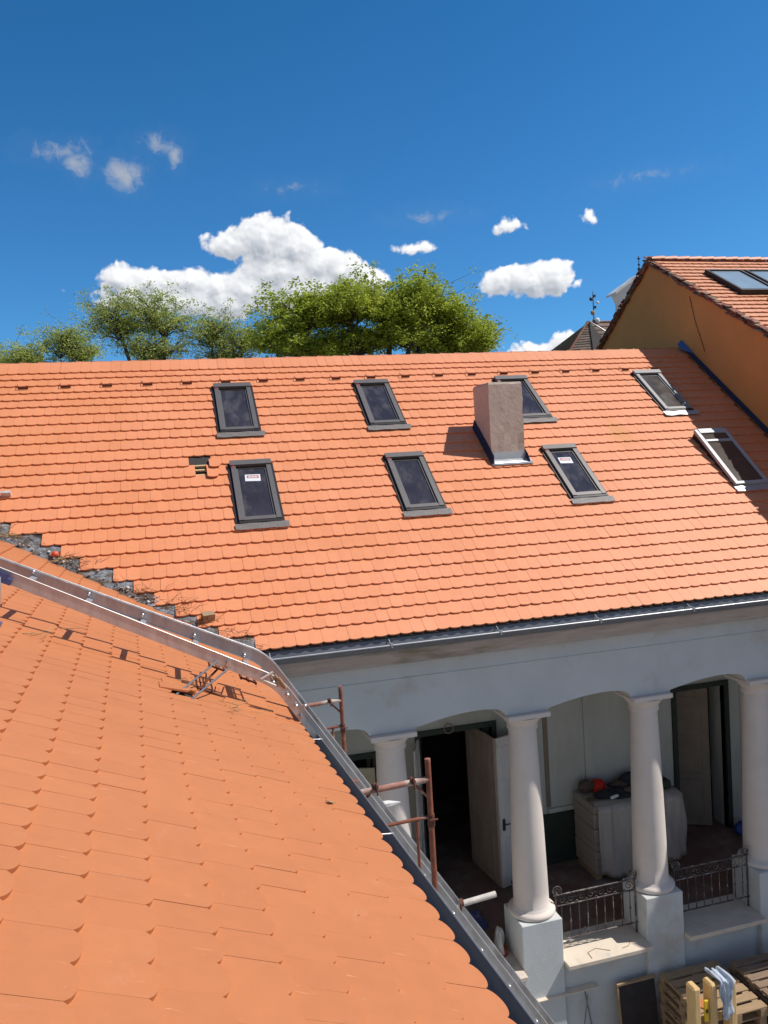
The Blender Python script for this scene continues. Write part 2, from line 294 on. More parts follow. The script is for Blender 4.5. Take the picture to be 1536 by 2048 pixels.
# ---------------------------------------------------------------- mesh builder
class MB:
    def __init__(s): s.v = []; s.f = []; s.t = []; s.sm = []
    def add(s, vs, fs, tone=.5, smooth=False):
        o = len(s.v); s.v += [tuple(v) for v in vs]
        for f in fs: s.f.append([i+o for i in f]); s.t.append(tone); s.sm.append(smooth)
        return s
    def box(s, c, d, rot=None, tone=.5, jit=0):
        """c centre, d full size, rot = 3x3 Matrix or z angle"""
        R = rot if isinstance(rot, Matrix) else Matrix.Rotation(rot or 0, 3, 'Z')
        vs = []
        for z in (-.5, .5):
            for x, y in ((-.5, -.5), (.5, -.5), (.5, .5), (-.5, .5)):
                p = Vector((x*d[0], y*d[1], z*d[2])); 
                if jit: p += Vector((random.uniform(-jit, jit), random.uniform(-jit, jit), random.uniform(-jit, jit)))
                vs.append(Vector(c)+R@p)
        return s.add(vs, [[3, 2, 1, 0], [4, 5, 6, 7], [0, 1, 5, 4], [1, 2, 6, 5], [2, 3, 7, 6], [3, 0, 4, 7]], tone)
    def b2(s, x0, x1, y0, y1, z0, z1, **k):
        return s.box(((x0+x1)/2, (y0+y1)/2, (z0+z1)/2), (x1-x0, y1-y0, z1-z0), **k)
    def bbox(s, x0, x1, y0, y1, z0, z1, b=.012):
        """box with chamfered edges"""
        vs = []; X = (x0, x1); Y = (y0, y1); Z = (z0, z1)
        idx = {}
        for i in (0, 1):
            for j in (0, 1):
                for k in (0, 1):
                    sx, sy, sz = (1-2*i)*b, (1-2*j)*b, (1-2*k)*b
                    idx[i, j, k] = len(vs)
                    vs += [(X[i], Y[j]+sy, Z[k]+sz), (X[i]+sx, Y[j], Z[k]+sz), (X[i]+sx, Y[j]+sy, Z[k])]
        fs = []
        for i in (0, 1):
            q = [idx[i, 0, 0], idx[i, 1, 0], idx[i, 1, 1], idx[i, 0, 1]]; fs.append(q if i else q[::-1])
            q = [idx[0, i, 0]+1, idx[1, i, 0]+1, idx[1, i, 1]+1, idx[0, i, 1]+1]; fs.append(q if not i else q[::-1])
            q = [idx[0, 0, i]+2, idx[1, 0, i]+2, idx[1, 1, i]+2, idx[0, 1, i]+2]; fs.append(q if i else q[::-1])
        for j in (0, 1):
            for k in (0, 1):
                fs.append([idx[0, j, k]+1, idx[1, j, k]+1, idx[1, j, k]+2, idx[0, j, k]+2])
                fs.append([idx[j, 0, k]+0, idx[j, 1, k]+0, idx[j, 1, k]+2, idx[j, 0, k]+2])
                fs.append([idx[j, k, 0]+0, idx[j, k, 1]+0, idx[j, k, 1]+1, idx[j, k, 0]+1])
        for key, q in idx.items(): fs.append([q, q+1, q+2])
        return s.add(vs, fs)
    def tube(s, pts, r, n=8, cap=True, tone=.5):
        pts = [Vector(p) for p in pts]; rs = r if isinstance(r, (list, tuple)) else [r]*len(pts)
        vs = []; fs = []; up = None
        for i, p in enumerate(pts):
            t = (pts[min(i+1, len(pts)-1)]-pts[max(i-1, 0)])
            if t.length < 1e-9: t = Vector((0, 0, 1))
            t.normalize()
            if up is None:
                up = Vector((0, 0, 1)) if abs(t.z) < .9 else Vector((1, 0, 0))
            a = t.cross(up)
            if a.length < 1e-4: a = t.cross(Vector((0, 1, 0)))
            a.normalize(); bq = a.cross(t).normalized(); up = bq
            for k in range(n):
                an = 2*pi*k/n; vs.append(p+(a*cos(an)+bq*sin(an))*rs[i])
        for i in range(len(pts)-1):
            for k in range(n):
                k2 = (k+1) % n
                fs.append([i*n+k, i*n+k2, (i+1)*n+k2, (i+1)*n+k])
        s.add(vs, fs, tone, True)
        if cap:
            m = len(pts)-1
            s.add([vs[k] for k in range(n)], [list(range(n))[::-1]], tone); s.add([vs[m*n+k] for k in range(n)], [list(range(n))], tone)
        return s
    def lathe(s, c, prof, n=32, tone=.5):
        vs = []; fs = []
        for (r, z) in prof:
            for k in range(n):
                a = 2*pi*k/n; vs.append((c[0]+r*cos(a), c[1]+r*sin(a), c[2]+z))
        for i in range(len(prof)-1):
            for k in range(n):
                k2 = (k+1) % n; fs.append([i*n+k, i*n+k2, (i+1)*n+k2, (i+1)*n+k])
        s.add(vs, fs, tone, True); m = len(prof)-1
        s.add([vs[k] for k in range(n)], [list(range(n))[::-1]]); s.add([vs[m*n+k] for k in range(n)], [list(range(n))])
        return s
    def sheet(s, rows, tone=.5, smooth=True, thick=None):
        """grid of points; thick = Vector offset gives it a second side"""
        R, Cn = len(rows), len(rows[0])
        vs = [Vector(p) for r in rows for p in r]
        fs = [[i*Cn+j, i*Cn+j+1, (i+1)*Cn+j+1, (i+1)*Cn+j] for i in range(R-1) for j in range(Cn-1)]
        if thick is None: return s.add(vs, fs, tone, smooth)
        n0 = len(vs); vs2 = vs+[v+thick for v in vs]
        fs2 = fs+[[n0+q for q in f[::-1]] for f in fs]
        edge = [(j, j+1) for j in range(Cn-1)]+[(i*Cn+Cn-1, (i+1)*Cn+Cn-1) for i in range(R-1)]+[((R-1)*Cn+j+1, (R-1)*Cn+j) for j in range(Cn-1)]+[((i+1)*Cn, i*Cn) for i in range(R-1)]
        fs2 += [[b, a, n0+a, n0+b] for a, b in edge]
        return s.add(vs2, fs2, tone, smooth)
    def prism(s, poly, ax, a, b, tone=.5):
        """poly of 2-D points; ax 'x': (y,z), 'y': (x,z), 'z': (x,y)"""
        def p3(q, w): return (w, q[0], q[1]) if ax == 'x' else (q[0], w, q[1]) if ax == 'y' else (q[0], q[1], w)
        n = len(poly); vs = [p3(q, a) for q in poly]+[p3(q, b) for q in poly]
        fs = [list(range(n))[::-1], list(range(n, 2*n))]+[[i, (i+1) % n, n+(i+1) % n, n+i] for i in range(n)]
        return s.add(vs, fs, tone)
    def build(s, name, m, parent=None, recalc=False):
        me = bpy.data.meshes.new(name); me.from_pydata([tuple(v) for v in s.v], [], s.f); me.update()
        me.materials.append(MT[m] if isinstance(m, str) else m)
        me.polygons.foreach_set('use_smooth', s.sm)
        at = me.attributes.new('tone', 'FLOAT', 'FACE'); at.data.foreach_set('value', s.t)
        if recalc:
            import bmesh
            bm = bmesh.new(); bm.from_mesh(me); bmesh.ops.recalc_face_normals(bm, faces=bm.faces); bm.to_mesh(me); bm.free()
        o = bpy.data.objects.new(name, me); COL.objects.link(o)
        if parent is not None:
            o.parent = parent; bpy.context.view_layer.update()
            o.matrix_parent_inverse = parent.matrix_world.inverted()
        return o
def tag(o, label=None, cat=None, group=None, kind=None):
    for k, v in (('label', label), ('category', cat), ('group', group), ('kind', kind)):
        if v: o[k] = v
    return o
def thing(name, loc, label, cat, group=None):
    o = bpy.data.objects.new(name, None); COL.objects.link(o); o.location = loc; o.empty_display_size = .2
    bpy.context.view_layer.update()
    return tag(o, label, cat, group)
def part(name, parent, loc=None):
    o = bpy.data.objects.new(name, None); COL.objects.link(o); o.parent = parent
    o.matrix_parent_inverse = parent.matrix_world.inverted(); o.location = loc or parent.matrix_world.translation
    bpy.context.view_layer.update()
    return o
V = Vector
# ---------------------------------------------------------------- frames of the two roofs
YE, ZE, TH = 10.2166, -2.3, radians(39.5)
A1 = V((1, 0, 0)); U1 = V((0, cos(TH), sin(TH))); N1 = V((0, -sin(TH), cos(TH))); O1 = V((0, YE, ZE))
def P1(x, v, h=0): return O1+A1*x+U1*v+N1*h
VR = 7.33                                            # slope length to the ridge
A2 = V((-0.05541472, 0.99846342, 0)); U2 = V((-0.88963742, -0.04937488, 0.4539905)); N2 = A2.cross(U2); N2 = N2 if N2.z > 0 else -N2
O2 = V((.388, 3.59, -1))*2.3
def P2(d, u, h=0): return O2+A2*d+U2*u+N2*h

def beaver(mb, O, A, U, Nn, x, v, w, L, tone, h0=.030, h1=.006, th=.015, sag=.030, jx=0, nseg=7, gap=.0015, jt=.0012):
    """one beaver-tail tile: tip at (x centre, v)"""
    dr = random.gauss(0, jt); h0 += random.gauss(0, jt)
    hw = w/2-gap
    top = []
    for k in range(nseg+1):
        a = -1+2*k/nseg
        px = a*hw; pv = sag*(1-sqrt(max(0, 1-(a*.94)**2)))/(1-sqrt(1-.94**2)) if 1 else 0
        top.append((px, pv))
    outline = top+[(hw, L), (-hw, L)]
    vs = []
    for (px, pv) in outline:
        h = h0+(h1-h0)*(pv/L)+dr*px/hw
        vs.append(O+A*(x+px+jx)+U*(v+pv)+Nn*h)
    n = len(vs); m = len(top)
    low = [p-Nn*th for p in vs]
    allv = vs+low
    fs = [list(range(n))]+[[i+1, i, n+i, n+i+1] for i in range(m-1)]+[[0, n-1, 2*n-1, n], [m, m-1, n+m-1, n+m]]
    mb.add(allv, fs, tone)

ROWS = [0.03, .29, .519, .754, .988, 1.245, 1.497, 1.772, 2.045, 2.325, 2.605, 2.885, 3.145, 3.428, 3.689, 3.959, 4.214, 4.49, 4.767, 5.024, 5.299, 5.568, 5.828, 6.047, 6.262, 6.491, 6.712, 6.907]
TW = .1785
WINS = [(.77, 1.47, 4.68, 6.30, 0), (3.45, 4.14, 4.68, 6.27, 0), (6.38, 7.09, 4.68, 6.25, 0), (9.60, 10.25, 4.70, 6.31, 1),
        (.85, 1.54, 2.33, 3.96, 0), (3.50, 4.19, 2.33, 3.93, 0), (6.47, 7.14, 2.33, 3.91, 0)]
WOPEN = (9.72, 10.42, 2.33, 4.0)
CH = (5.42, 6.06, 13.0, 13.72)                        # chimney footprint x0 x1 y0 y1

# ================================================================ main house
house = thing('town_house', (5, 13, -9.3), 'long town house with new orange roof, eight roof windows and a columned porch', 'house')
mb = MB()
for r, v in enumerate(ROWS):
    nxt = ROWS[r+1] if r+1 < len(ROWS) else VR
    L = nxt-v+.05
    if r == len(ROWS)-1: L = VR-v-.02
    ph = (r % 2)*TW/2
    k0 = int(-6.2/TW)
    for k in range(k0, int(11.42/TW)+1):
        x = k*TW+ph+.03
        if x < -6.2 or x > 11.46: continue
        if v < 3.75 and (-7.9+1.15*v) < x-TW/2 < .80-1.225*v-.06: continue
        if any(a+.09 < x < b-.09 and c+.1 < v+.05 and nxt < d-.02 for a, b, c, d, _ in WINS+[WOPEN+(0,)]): continue
        # missing tiles by the lower left window
        if (r == 15 and .27 < x < .53): continue
        if (r == 14 and .37 < x < .53): continue
        beaver(mb, O1, A1, U1, N1, x, v+random.gauss(0, .002), TW, L, random.random(), h0=.037, th=.022, sag=.021, gap=.001, jt=.0009, jx=random.gauss(0, .0008))
mb.build('roof_tiles', 'tile', house)
# lifted tiles round the hole
mb = MB()
beaver(mb, O1, A1, U1, N1, .62, 3.86, TW, .25, .4, h0=.075, h1=.04, th=.018)
beaver(mb, O1, A1, U1, N1, .57, 3.62, TW, .33, .6, h0=.062, h1=.03, th=.018)
mb.build('loose_tiles', 'tile', house)
# deck (with a hole), battens
mb = MB()
def deck_poly(pts, h): return [P1(x, v, h) for x, v in pts]
hx0, hx1, hv0, hv1 = .30, .54, 3.68, 4.02
for (a, b, c, d) in ((-6.3, hx0, 3.0, VR), (hx1, 11.40, 3.0, VR), (hx0, hx1, 3.0, hv0), (hx0, hx1, hv1, VR), (-2.6, 11.40, 2.8, 3.0)):
    q = [P1(a, c, 0), P1(b, c, 0), P1(b, d, 0), P1(a, d, 0)]; mb.add(q+[p-N1*.03 for p in q], [[0, 1, 2, 3], [7, 6, 5, 4], [0, 4, 5, 1], [1, 5, 6, 2], [2, 6, 7, 3], [3, 7, 4, 0]])
q = deck_poly([(.78, .02), (11.40, .02), (11.40, 2.8), (-2.62, 2.8)], 0); mb.add(q+[p-N1*.03 for p in q], [[0, 1, 2, 3], [7, 6, 5, 4], [0, 4, 5, 1], [1, 5, 6, 2], [2, 6, 7, 3], [3, 7, 4, 0]])
yb, zb = 2*15.873-YE, ZE
rz = ZE+VR*sin(TH); ry = YE+VR*cos(TH)
mb.add([(-6.3, ry, rz+.0), (11.40, ry, rz), (11.40, 2*ry-YE, ZE), (-6.3, 2*ry-YE, ZE)], [[0, 1, 2, 3][::-1]])
mb.build('roof_underlay', 'underlay', house)
mb = MB()
for v in (3.74, 3.87, 3.985):
    mb.add(*(lambda c: (c, [[3, 2, 1, 0], [4, 5, 6, 7], [0, 1, 5, 4], [1, 2, 6, 5], [2, 3, 7, 6], [3, 0, 4, 7]]))([P1(.30+dx, v+dv, h) for h in (-.045, -.005) for dx, dv in ((0, 0), (.24, 0), (.24, .035), (0, .035))]))
mb.build('battens', 'batten', house)
# ridge: row of half-round caps
mb = MB()
x = -6.3; i = 0
while x < 11.25:
    rows = []
    for s_ in (0, .34):
        r_ = .07-.008*(s_ > 0); rows.append([V((x+s_, ry+.075+r_*1.15*cos(a), rz-.055+(r_)*sin(a)+.006*(s_ == 0))) for a in [pi*k/8 for k in range(9)]])
    mb.sheet(rows, random.random()); x += .33
mb.build('ridge_caps', 'tile', house)
# mortar along the right gable joint
# roof windows
def roof_window(x0, x1, v0, v1, light, label=None, sticker=0, up=.0):
    """v0..v1 from bottom of apron to top"""
    root = part('roof_window', house, P1((x0+x1)/2, v0, 0))
    if label: root['label'] = label
    fm, gm, am = ('win_frame_l', 'glass_l', 'flash_l') if light else ('win_frame', 'glass', 'flash')
    R = Matrix((A1, U1, N1)).transposed()
    def bx(mb, xa, xb, va, vb, ha, hb, **k): mb.box(P1((xa+xb)/2, (va+vb)/2, (ha+hb)/2), (xb-xa, vb-va, hb-ha), R, **k)
    ap = .155
    f = MB()
    vb = v0+ap
    # outer cladding: sides, top hood, bottom rail
    w = .075
    bx(f, x0+.02, x0+w+.02, vb+.02, v1-.13, -.03, .085); bx(f, x1-w-.02, x1-.02, vb+.02, v1-.13, -.03, .085)
    bx(f, x0+.005, x1-.005, v1-.13, v1-.01, -.03, .105)
    bx(f, x0+w+.02, x1-w-.02, vb+.02, vb+.085, -.03, .078)
    f.build('frame', fm, root)
    sft = MB()
    bx(sft, x0-.028, x0+.018, vb, v1-.02, -.02, .048); bx(sft, x1-.018, x1+.024, vb-.02, v1-.02, -.02, .048)
    bx(sft, x0+.02, x1-.02, vb-.035, vb+.018, -.03, .070)
    bx(sft, x0+w+.022, x1-w-.022, v1-.19, v1-.132, -.03, .050)
    sft.build('gasket', 'win_dark', root)
    s2 = MB()
    bx(s2, x0+w+.022, x0+w+.05, vb+.087, v1-.19, -.02, .060); bx(s2, x1-w-.05, x1-w-.022, vb+.087, v1-.19, -.02, .060)
    bx(s2, x0+w+.05, x1-w-.05, vb+.087, vb+.115, -.02, .060)
    s2.build('sash', fm, root)
    gl = MB(); bx(gl, x0+w+.05, x1-w-.05, vb+.115, v1-.19, -.02, .045); gl.build('glass', gm, root)
    a = MB()
    rows = []
    for vv, hh in ((v0-.005, .056), (v0+.05, .058), (v0+.10, .058), (vb-.036, .060)):
        rows.append([P1(x0-.05+(x1-x0+.13)*t, vv-(.012*abs(sin(t*9)) if vv < v0+.01 else 0), hh+.003*sin(t*13+vv*30)) for t in [j/16 for j in range(17)]])
    a.sheet(rows, thick=-N1*.004, smooth=False)
    a.build('apron', am, root)
    if sticker:
        st = MB(); cx = x0+(x1-x0)*(.50 if sticker == 1 else .48); cv = v1-.42; ro = -.06
        R3 = Matrix.Rotation(0, 3, 'Z')
        def sp(dx, dv, h): c_, s_ = cos(ro), sin(ro); return P1(cx+dx*c_-dv*s_, cv+dx*s_+dv*c_, .045+h)
        q = [sp(-.125, -.085, .002), sp(.125, -.085, .002), sp(.12, .085, .004), sp(-.125, .08, .002)]
        st.add(q+[p-N1*.0015 for p in q], [[0, 1, 2, 3], [0, 4, 5, 1], [1, 5, 6, 2], [2, 6, 7, 3], [3, 7, 4, 0]]); st.build('paper_label', 'sticker', root)
        rd = MB()
        def rb(a0, a1, b0, b1): rd.add([sp(a0, b0, .0045), sp(a1, b0, .0045), sp(a1, b1, .0055), sp(a0, b1, .0045)], [[0, 1, 2, 3]])
        # red band with pale letter-like gaps (the lettering is too blurred to read in the photograph)
        rb(-.095, .095, .045, .056); rb(-.095, .095, -.012, -.001); rb(-.095, -.078, -.001, .045); rb(.078, .095, -.001, .045)
        for k in range(6):
            xx = -.068+k*.024; rb(xx, xx+.006, .004, .040)
            if k % 2: rb(xx+.006, xx+.014, .018, .024)
        rd.build('red_print', 'red', root)
    tg = MB(); bx(tg, x0+.035, x0+.075, v1-.165, v1-.130, .085, .092); 
    if not light: tg.build('red_tag', 'redtag', root)
    return root
lab = ['roof window at the left end of the upper row', None, 'roof window half hidden behind the chimney', 'pale framed roof window at the roof shadow edge',
       'roof window with a red and white label, left of the lower row', None, 'roof window with a white label beside the chimney']
for i, (a, b, c, d, l) in enumerate(WINS):
    roof_window(a, b, c, d, l, lab[i], sticker={4: 1, 6: 2}.get(i, 0))
# the partly opened, raised window at the right
rt = part('roof_window', house, P1(10, 2.4, 0)); rt['label'] = 'raised silver roof window, tilted open'
x0, x1, v0, v1 = WOPEN
R = Matrix((A1, U1, N1)).transposed()
f = MB(); g_ = MB(); dk = MB(); ap = MB()
tilt = lambda v: .10+.09*(v-v0-.12)/(v1-v0-.12)
def bar(mb, xa, xb, va, vb, dh0, dh1):
    c = [P1(x, v, tilt(v)+h) for h in (dh0, dh1) for x, v in ((xa, va), (xb, va), (xb, vb), (xa, vb))]
    mb.add(c, [[3, 2, 1, 0], [4, 5, 6, 7], [0, 1, 5, 4], [1, 2, 6, 5], [2, 3, 7, 6], [3, 0, 4, 7]])
bar(f, x0, x0+.07, v0+.14, v1, -.06, .0); bar(f, x1-.07, x1, v0+.14, v1, -.06, .0)
bar(f, x0+.07, x1-.07, v1-.12, v1, -.06, .012); bar(f, x0+.07, x1-.07, v0+.14, v0+.20, -.06, .0); bar(f, x0+.07, x1-.07, v1-.36, v1-.31, -.05, .006)
f.build('frame', 'win_frame_b', rt)
bar(g_, x0+.07, x1-.07, v0+.20, v1-.36, -.045, -.02); bar(g_, x0+.07, x1-.07, v1-.31, v1-.12, -.045, -.015); g_.build('glass', 'glass_b', rt)
c = [P1(x, v, h) for (x, v, h) in ((x0+.01, v0+.14, -.02), (x1-.01, v0+.14, -.02), (x1-.01, v1-.02, -.02), (x0+.01, v1-.02, -.02), (x0+.01, v0+.14, .035), (x1-.01, v0+.14, .035), (x1-.01, v1-.02, .125), (x0+.01, v1-.02, .125))]
dk.add(c, [[3, 2, 1, 0], [4, 5, 6, 7], [0, 1, 5, 4], [1, 2, 6, 5], [2, 3, 7, 6], [3, 0, 4, 7]]); dk.build('casing', 'win_dark', rt)
rows = [[P1(x0-.04+(x1-x0+.1)*t, vv, .058+.004*sin(t*11+vv*20)) for t in [j/12 for j in range(13)]] for vv in (v0-.02, v0+.06, v0+.13)]
ap.sheet(rows, thick=-N1*.004, smooth=False); ap.build('apron', 'flash_l', rt)
# snow guards: thin brown hooks on one course
sg0 = None
for i in range(19):
    x = -2.60+i*.7065
    m_ = MB()
    q = [P1(x, 6.40, .028), P1(x+.175, 6.40, .028), P1(x+.175, 6.405, .075), P1(x, 6.405, .075)]
    if sg0 is None:
        m_.add(q+[p+U1*.006 for p in q], [[0, 1, 2, 3], [7, 6, 5, 4], [0, 4, 5, 1], [1, 5, 6, 2], [2, 6, 7, 3], [3, 7, 4, 0]])
        m_.tube([P1(x, 6.41, .072), P1(x-.005, 6.53, .05)], .006, 6)
        sg0 = m_.build('snow_guard', 'rust_dark', house); sg = sg0
    else:
        sg = sg0.copy(); COL.objects.link(sg); sg.location = V((i*.7065, 0, 0))
# chimney
ch = part('chimney', house, ((CH[0]+CH[1])/2, (CH[2]+CH[3])/2, 0))
mb = MB()
ztop = 1.41
rings = []
n_ = 10
def chring(z):
    pr = []
    for (a, b) in (((CH[0], CH[2]), (CH[1], CH[2])), ((CH[1], CH[2]), (CH[1], CH[3])), ((CH[1], CH[3]), (CH[0], CH[3])), ((CH[0], CH[3]), (CH[0], CH[2]))):
        for k in range(5):
            t = k/5; ed = .5-abs(t-.5)
            pr.append(V((a[0]+(b[0]-a[0])*t+random.gauss(0, .0035), a[1]+(b[1]-a[1])*t+random.gauss(0, .0035), z+random.gauss(0, .001))))
    return pr
zs = [-.6, -.2, .1, .3, .5, .7, .9, 1.1, 1.25, 1.37, 1.41]
rr = [chring(z) for z in zs]
for p in rr[-1]:
    c_ = V(((CH[0]+CH[1])/2, (CH[2]+CH[3])/2, p.z)); p.x += (c_.x-p.x)*.05; p.y += (c_.y-p.y)*.05
vs = [p for r_ in rr for p in r_]; fs = []
for i in range(len(rr)-1):
    for k in range(20): fs.append([i*20+k, i*20+(k+1) % 20, (i+1)*20+(k+1) % 20, (i+1)*20+k])
mb.add(vs, fs); mb.add(rr[-1], [list(range(20))])
mb.build('shaft', 'render_grey', ch)
fl = MB()
R1 = Matrix((A1, U1, N1)).transposed()
def vof(y): return (y-YE)/cos(TH)
zb = lambda y: ZE+(y-YE)*tan(TH)
# front upstand, side upstands following the slope
fl.b2(CH[0]-.012, CH[1]+.03, CH[2]-.014, CH[2]-.002, zb(CH[2])-.02, zb(CH[2])+.17)
fl.build('upstand', 'zinc_bright', ch)
fa = MB()
rows = [[P1(CH[0]-.05+(CH[1]-CH[0]+.14)*t, vof(CH[2])+dv, h+.003*sin(t*17)) for t in [j/12 for j in range(13)]] for dv, h in ((-.15, .058), (-.07, .060), (-.01, .066))]
fa.sheet(rows, thick=-N1*.01); fa.build('front_apron', 'zinc_bright', ch)
for (xa, xb) in ((CH[0]-.05, CH[0]-.006), (CH[1]+.006, CH[1]+.05)):
    fs_ = MB(); va, vb = vof(CH[2])-.12, vof(CH[3])+.05
    pa = [P1(xa, va, .045), P1(xb, va, .045), P1(xb, vb, .045), P1(xa, vb, .045)]
    fs_.add(pa+[p+V((0, 0, .16 if i in ((1, 2) if xa < 5.5 else (0, 3)) else .02)) for i, p in enumerate(pa)], [[0, 1, 2, 3], [4, 5, 6, 7], [0, 4, 5, 1], [1, 5, 6, 2], [2, 6, 7, 3], [3, 7, 4, 0]])
    fs_.build('side_flashing', 'blue_dark', ch)
# gutter of the main roof
def gutter(mb, pts, r=.075, up=V((0, 0, 1)), thick=.004):
    """half round channel through pts"""
    rows = []
    for i, p in enumerate(pts):
        t = (V(pts[min(i+1, len(pts)-1)])-V(pts[max(i-1, 0)])).normalized()
        a = t.cross(up).normalized(); b = a.cross(t).normalized()
        if b.z < 0: b = -b
        rows.append([V(p)+a*(r*cos(an))-b*(r*sin(an)) for an in [pi*k/10 for k in range(11)]])
    mb.sheet(rows, thick=None)
    rows2 = []
    for i, p in enumerate(pts):
        t = (V(pts[min(i+1, len(pts)-1)])-V(pts[max(i-1, 0)])).normalized()
        a = t.cross(up).normalized(); b = a.cross(t).normalized()
        if b.z < 0: b = -b
        rows2.append([V(p)+a*((r+.003)*cos(an))-b*((r+.003)*sin(an)) for an in [pi*k/10 for k in range(10, -1, -1)]])
    mb.sheet(rows2)
    return mb
gt = part('gutter', house, (4, 10.13, -2.35))
gp = [(x, 10.165, -2.372) for x in [.70+k*.4 for k in range(27)]]
gutter(MB(), gp, .085).build('channel', 'zinc', gt)
mb = MB(); mb.tube([(x, 10.078, -2.366) for x in [.70+k*.4 for k in range(27)]], .0105, 8); mb.build('rolled_edge', 'zinc_bright', gt)
mb = MB(); mb.add([(.6, 10.26, -2.275), (11.3, 10.26, -2.275), (11.3, 10.225, -2.40), (.6, 10.225, -2.40)], [[0, 1, 2, 3]]); mb.build('drip_sheet', 'zinc', gt)
mb = MB()
for x in (1.0, 2.62, 4.2, 5.75, 7.3, 8.9, 10.4):
    mb = MB(); mb.tube([(x, 10.30, -2.275), (x, 10.165, -2.355), (x, 10.072, -2.352), (x, 10.066, -2.40)], .008, 6)
    mb.box((x, 10.07, -2.355), (.035, .02, .03))
    mb.build('gutter_bracket', 'zinc_bright', gt)
# cornice
mb = MB()
mb.prism([(10.50, -2.42), (10.16, -2.40), (10.15, -2.475), (10.215, -2.49), (10.235, -2.56), (10.285, -2.63), (10.30, -2.69), (10.50, -2.69)], 'x', -.8, 11.44)
mb.build('cornice', 'cornice', house, recalc=True)
mb = MB()
mb.prism([(10.499, -2.94), (10.490, -2.945), (10.490, -2.958), (10.499, -2.962)], 'x', -.8, 11.44)
mb.build('string_course', 'plaster', house, recalc=True)
# frieze wall with arches
CX = [.60, 2.66, 4.715, 6.775, 8.835, 10.895]
YF, YB = 10.50, 11.02
mb = MB(); so = MB()
def arch(ca, cb):
    xa, xb = ca+.335, cb-.335
    pts = [(xa, -3.70), (xa+.02, -3.675)]
    n = 14
    for k in range(1, n):
        t = k/n; x = xa+.02+(xb-xa-.24)*t
        pts.append((x, -3.675+.115*sin(pi*.62*t)/sin(pi*.5)))
    for k in range(7):
        a = pi/2*k/6; pts.append((xb-.22+.22*sin(a), -3.575-.135+.135*cos(a) if 1 else 0))
    pts.append((xb, -3.72))
    return pts
zt = -2.55
prev = -.8
poly_x = []
for i in range(len(CX)-1):
    pts = arch(CX[i], CX[i+1])
    # pier above the column
    xa = pts[0][0]
    mb.add([(prev, YF, -3.70), (xa, YF, -3.70), (xa, YF, zt), (prev, YF, zt)], [[0, 1, 2, 3]])
    so.add([(prev, YF, -3.70), (xa, YF, -3.70), (xa, YB, -3.70), (prev, YB, -3.70)], [[3, 2, 1, 0]])
    for (a, b) in zip(pts, pts[1:]):
        if b[0]-a[0] > 1e-6: mb.add([(a[0], YF, a[1]), (b[0], YF, b[1]), (b[0], YF, zt), (a[0], YF, zt)], [[0, 1, 2, 3]])
        so.add([(a[0], YF, a[1]), (b[0], YF, b[1]), (b[0], YB, b[1]), (a[0], YB, a[1])], [[3, 2, 1, 0]], smooth=False)
    prev = pts[-1][0]
mb.add([(prev, YF, -3.70), (11.44, YF, -3.70), (11.44, YF, zt), (prev, YF, zt)], [[0, 1, 2, 3]])
mb.add([(-.8, YB, -3.45), (11.44, YB, -3.45), (11.44, YB, zt), (-.8, YB, zt)], [[3, 2, 1, 0]])
mb.add([(-.8, YF, zt), (11.44, YF, zt), (11.44, YB, zt), (-.8, YB, zt)], [[0, 1, 2, 3]])
mb.build('frieze_wall', 'plaster', house)
so.build('arch_soffit', 'plaster2', house)
# base wall, porch floor, ceiling, rear wall
mb = MB(); mb.b2(-.8, 11.44, 10.42, 11.0, -9.6, -7.53)
mb.build('base_wall', 'plaster', house)
mb = MB(); mb.b2(-.8, 11.44, 11.0, 17, -7.7, -7.47); mb.build('porch_floor', 'floor', house)
mb = MB(); mb.b2(-.8, 11.44, 11.03, 21, -3.5, -3.3); mb.build('porch_ceiling', 'plaster2', house)
YR = 13.0
mb = MB()
D1, D2 = (3.78, 5.12), (8.92, 10.0)
D0 = (1.9, 2.9)
zt1, zt2 = -4.72, -4.60
prev = -.8
for (a, b), zz in ((D0, -4.95), (D1, zt1), (D2, zt2)):
    mb.b2(prev, a, YR, YR+.45, -7.47, -3.5); mb.b2(a, b, YR, YR+.45, zz, -3.5); prev = b
mb.b2(prev, 11.44, YR, YR+.45, -7.47, -3.5)
# shallow pilasters and panels
for x in (5.95, 6.95, 8.35, 10.35): mb.b2(x, x+.16, YR-.03, YR, -6.45, -3.5)
mb.b2(6.15, 8.35, YR-.05, YR, -6.50, -6.42)
mb.build('rear_wall', 'rear', house)
MB().b2(6.13, 6.22, YR-.012, YR-.001, -6.4, -4.4).build('bare_strip', 'rear_brown', house); MB().b2(7.95, 8.03, YR-.012, YR-.001, -5.3, -4.3).build('bare_strip', 'rear_brown', house)
mb = MB(); mb.b2(5.75, 8.4, YR-.035, YR-.002, -7.47, -6.52); mb.build('dado', 'green_dark', house)
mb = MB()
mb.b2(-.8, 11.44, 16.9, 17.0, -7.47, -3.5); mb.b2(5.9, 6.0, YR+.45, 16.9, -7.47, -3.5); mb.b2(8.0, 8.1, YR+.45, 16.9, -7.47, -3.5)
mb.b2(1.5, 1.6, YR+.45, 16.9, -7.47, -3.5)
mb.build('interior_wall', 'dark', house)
mb = MB(); mb.b2(8.12, 9.25, 15.5, 15.6, -6.6, -5.2); mb.build('interior_panel', 'brown_int', house)
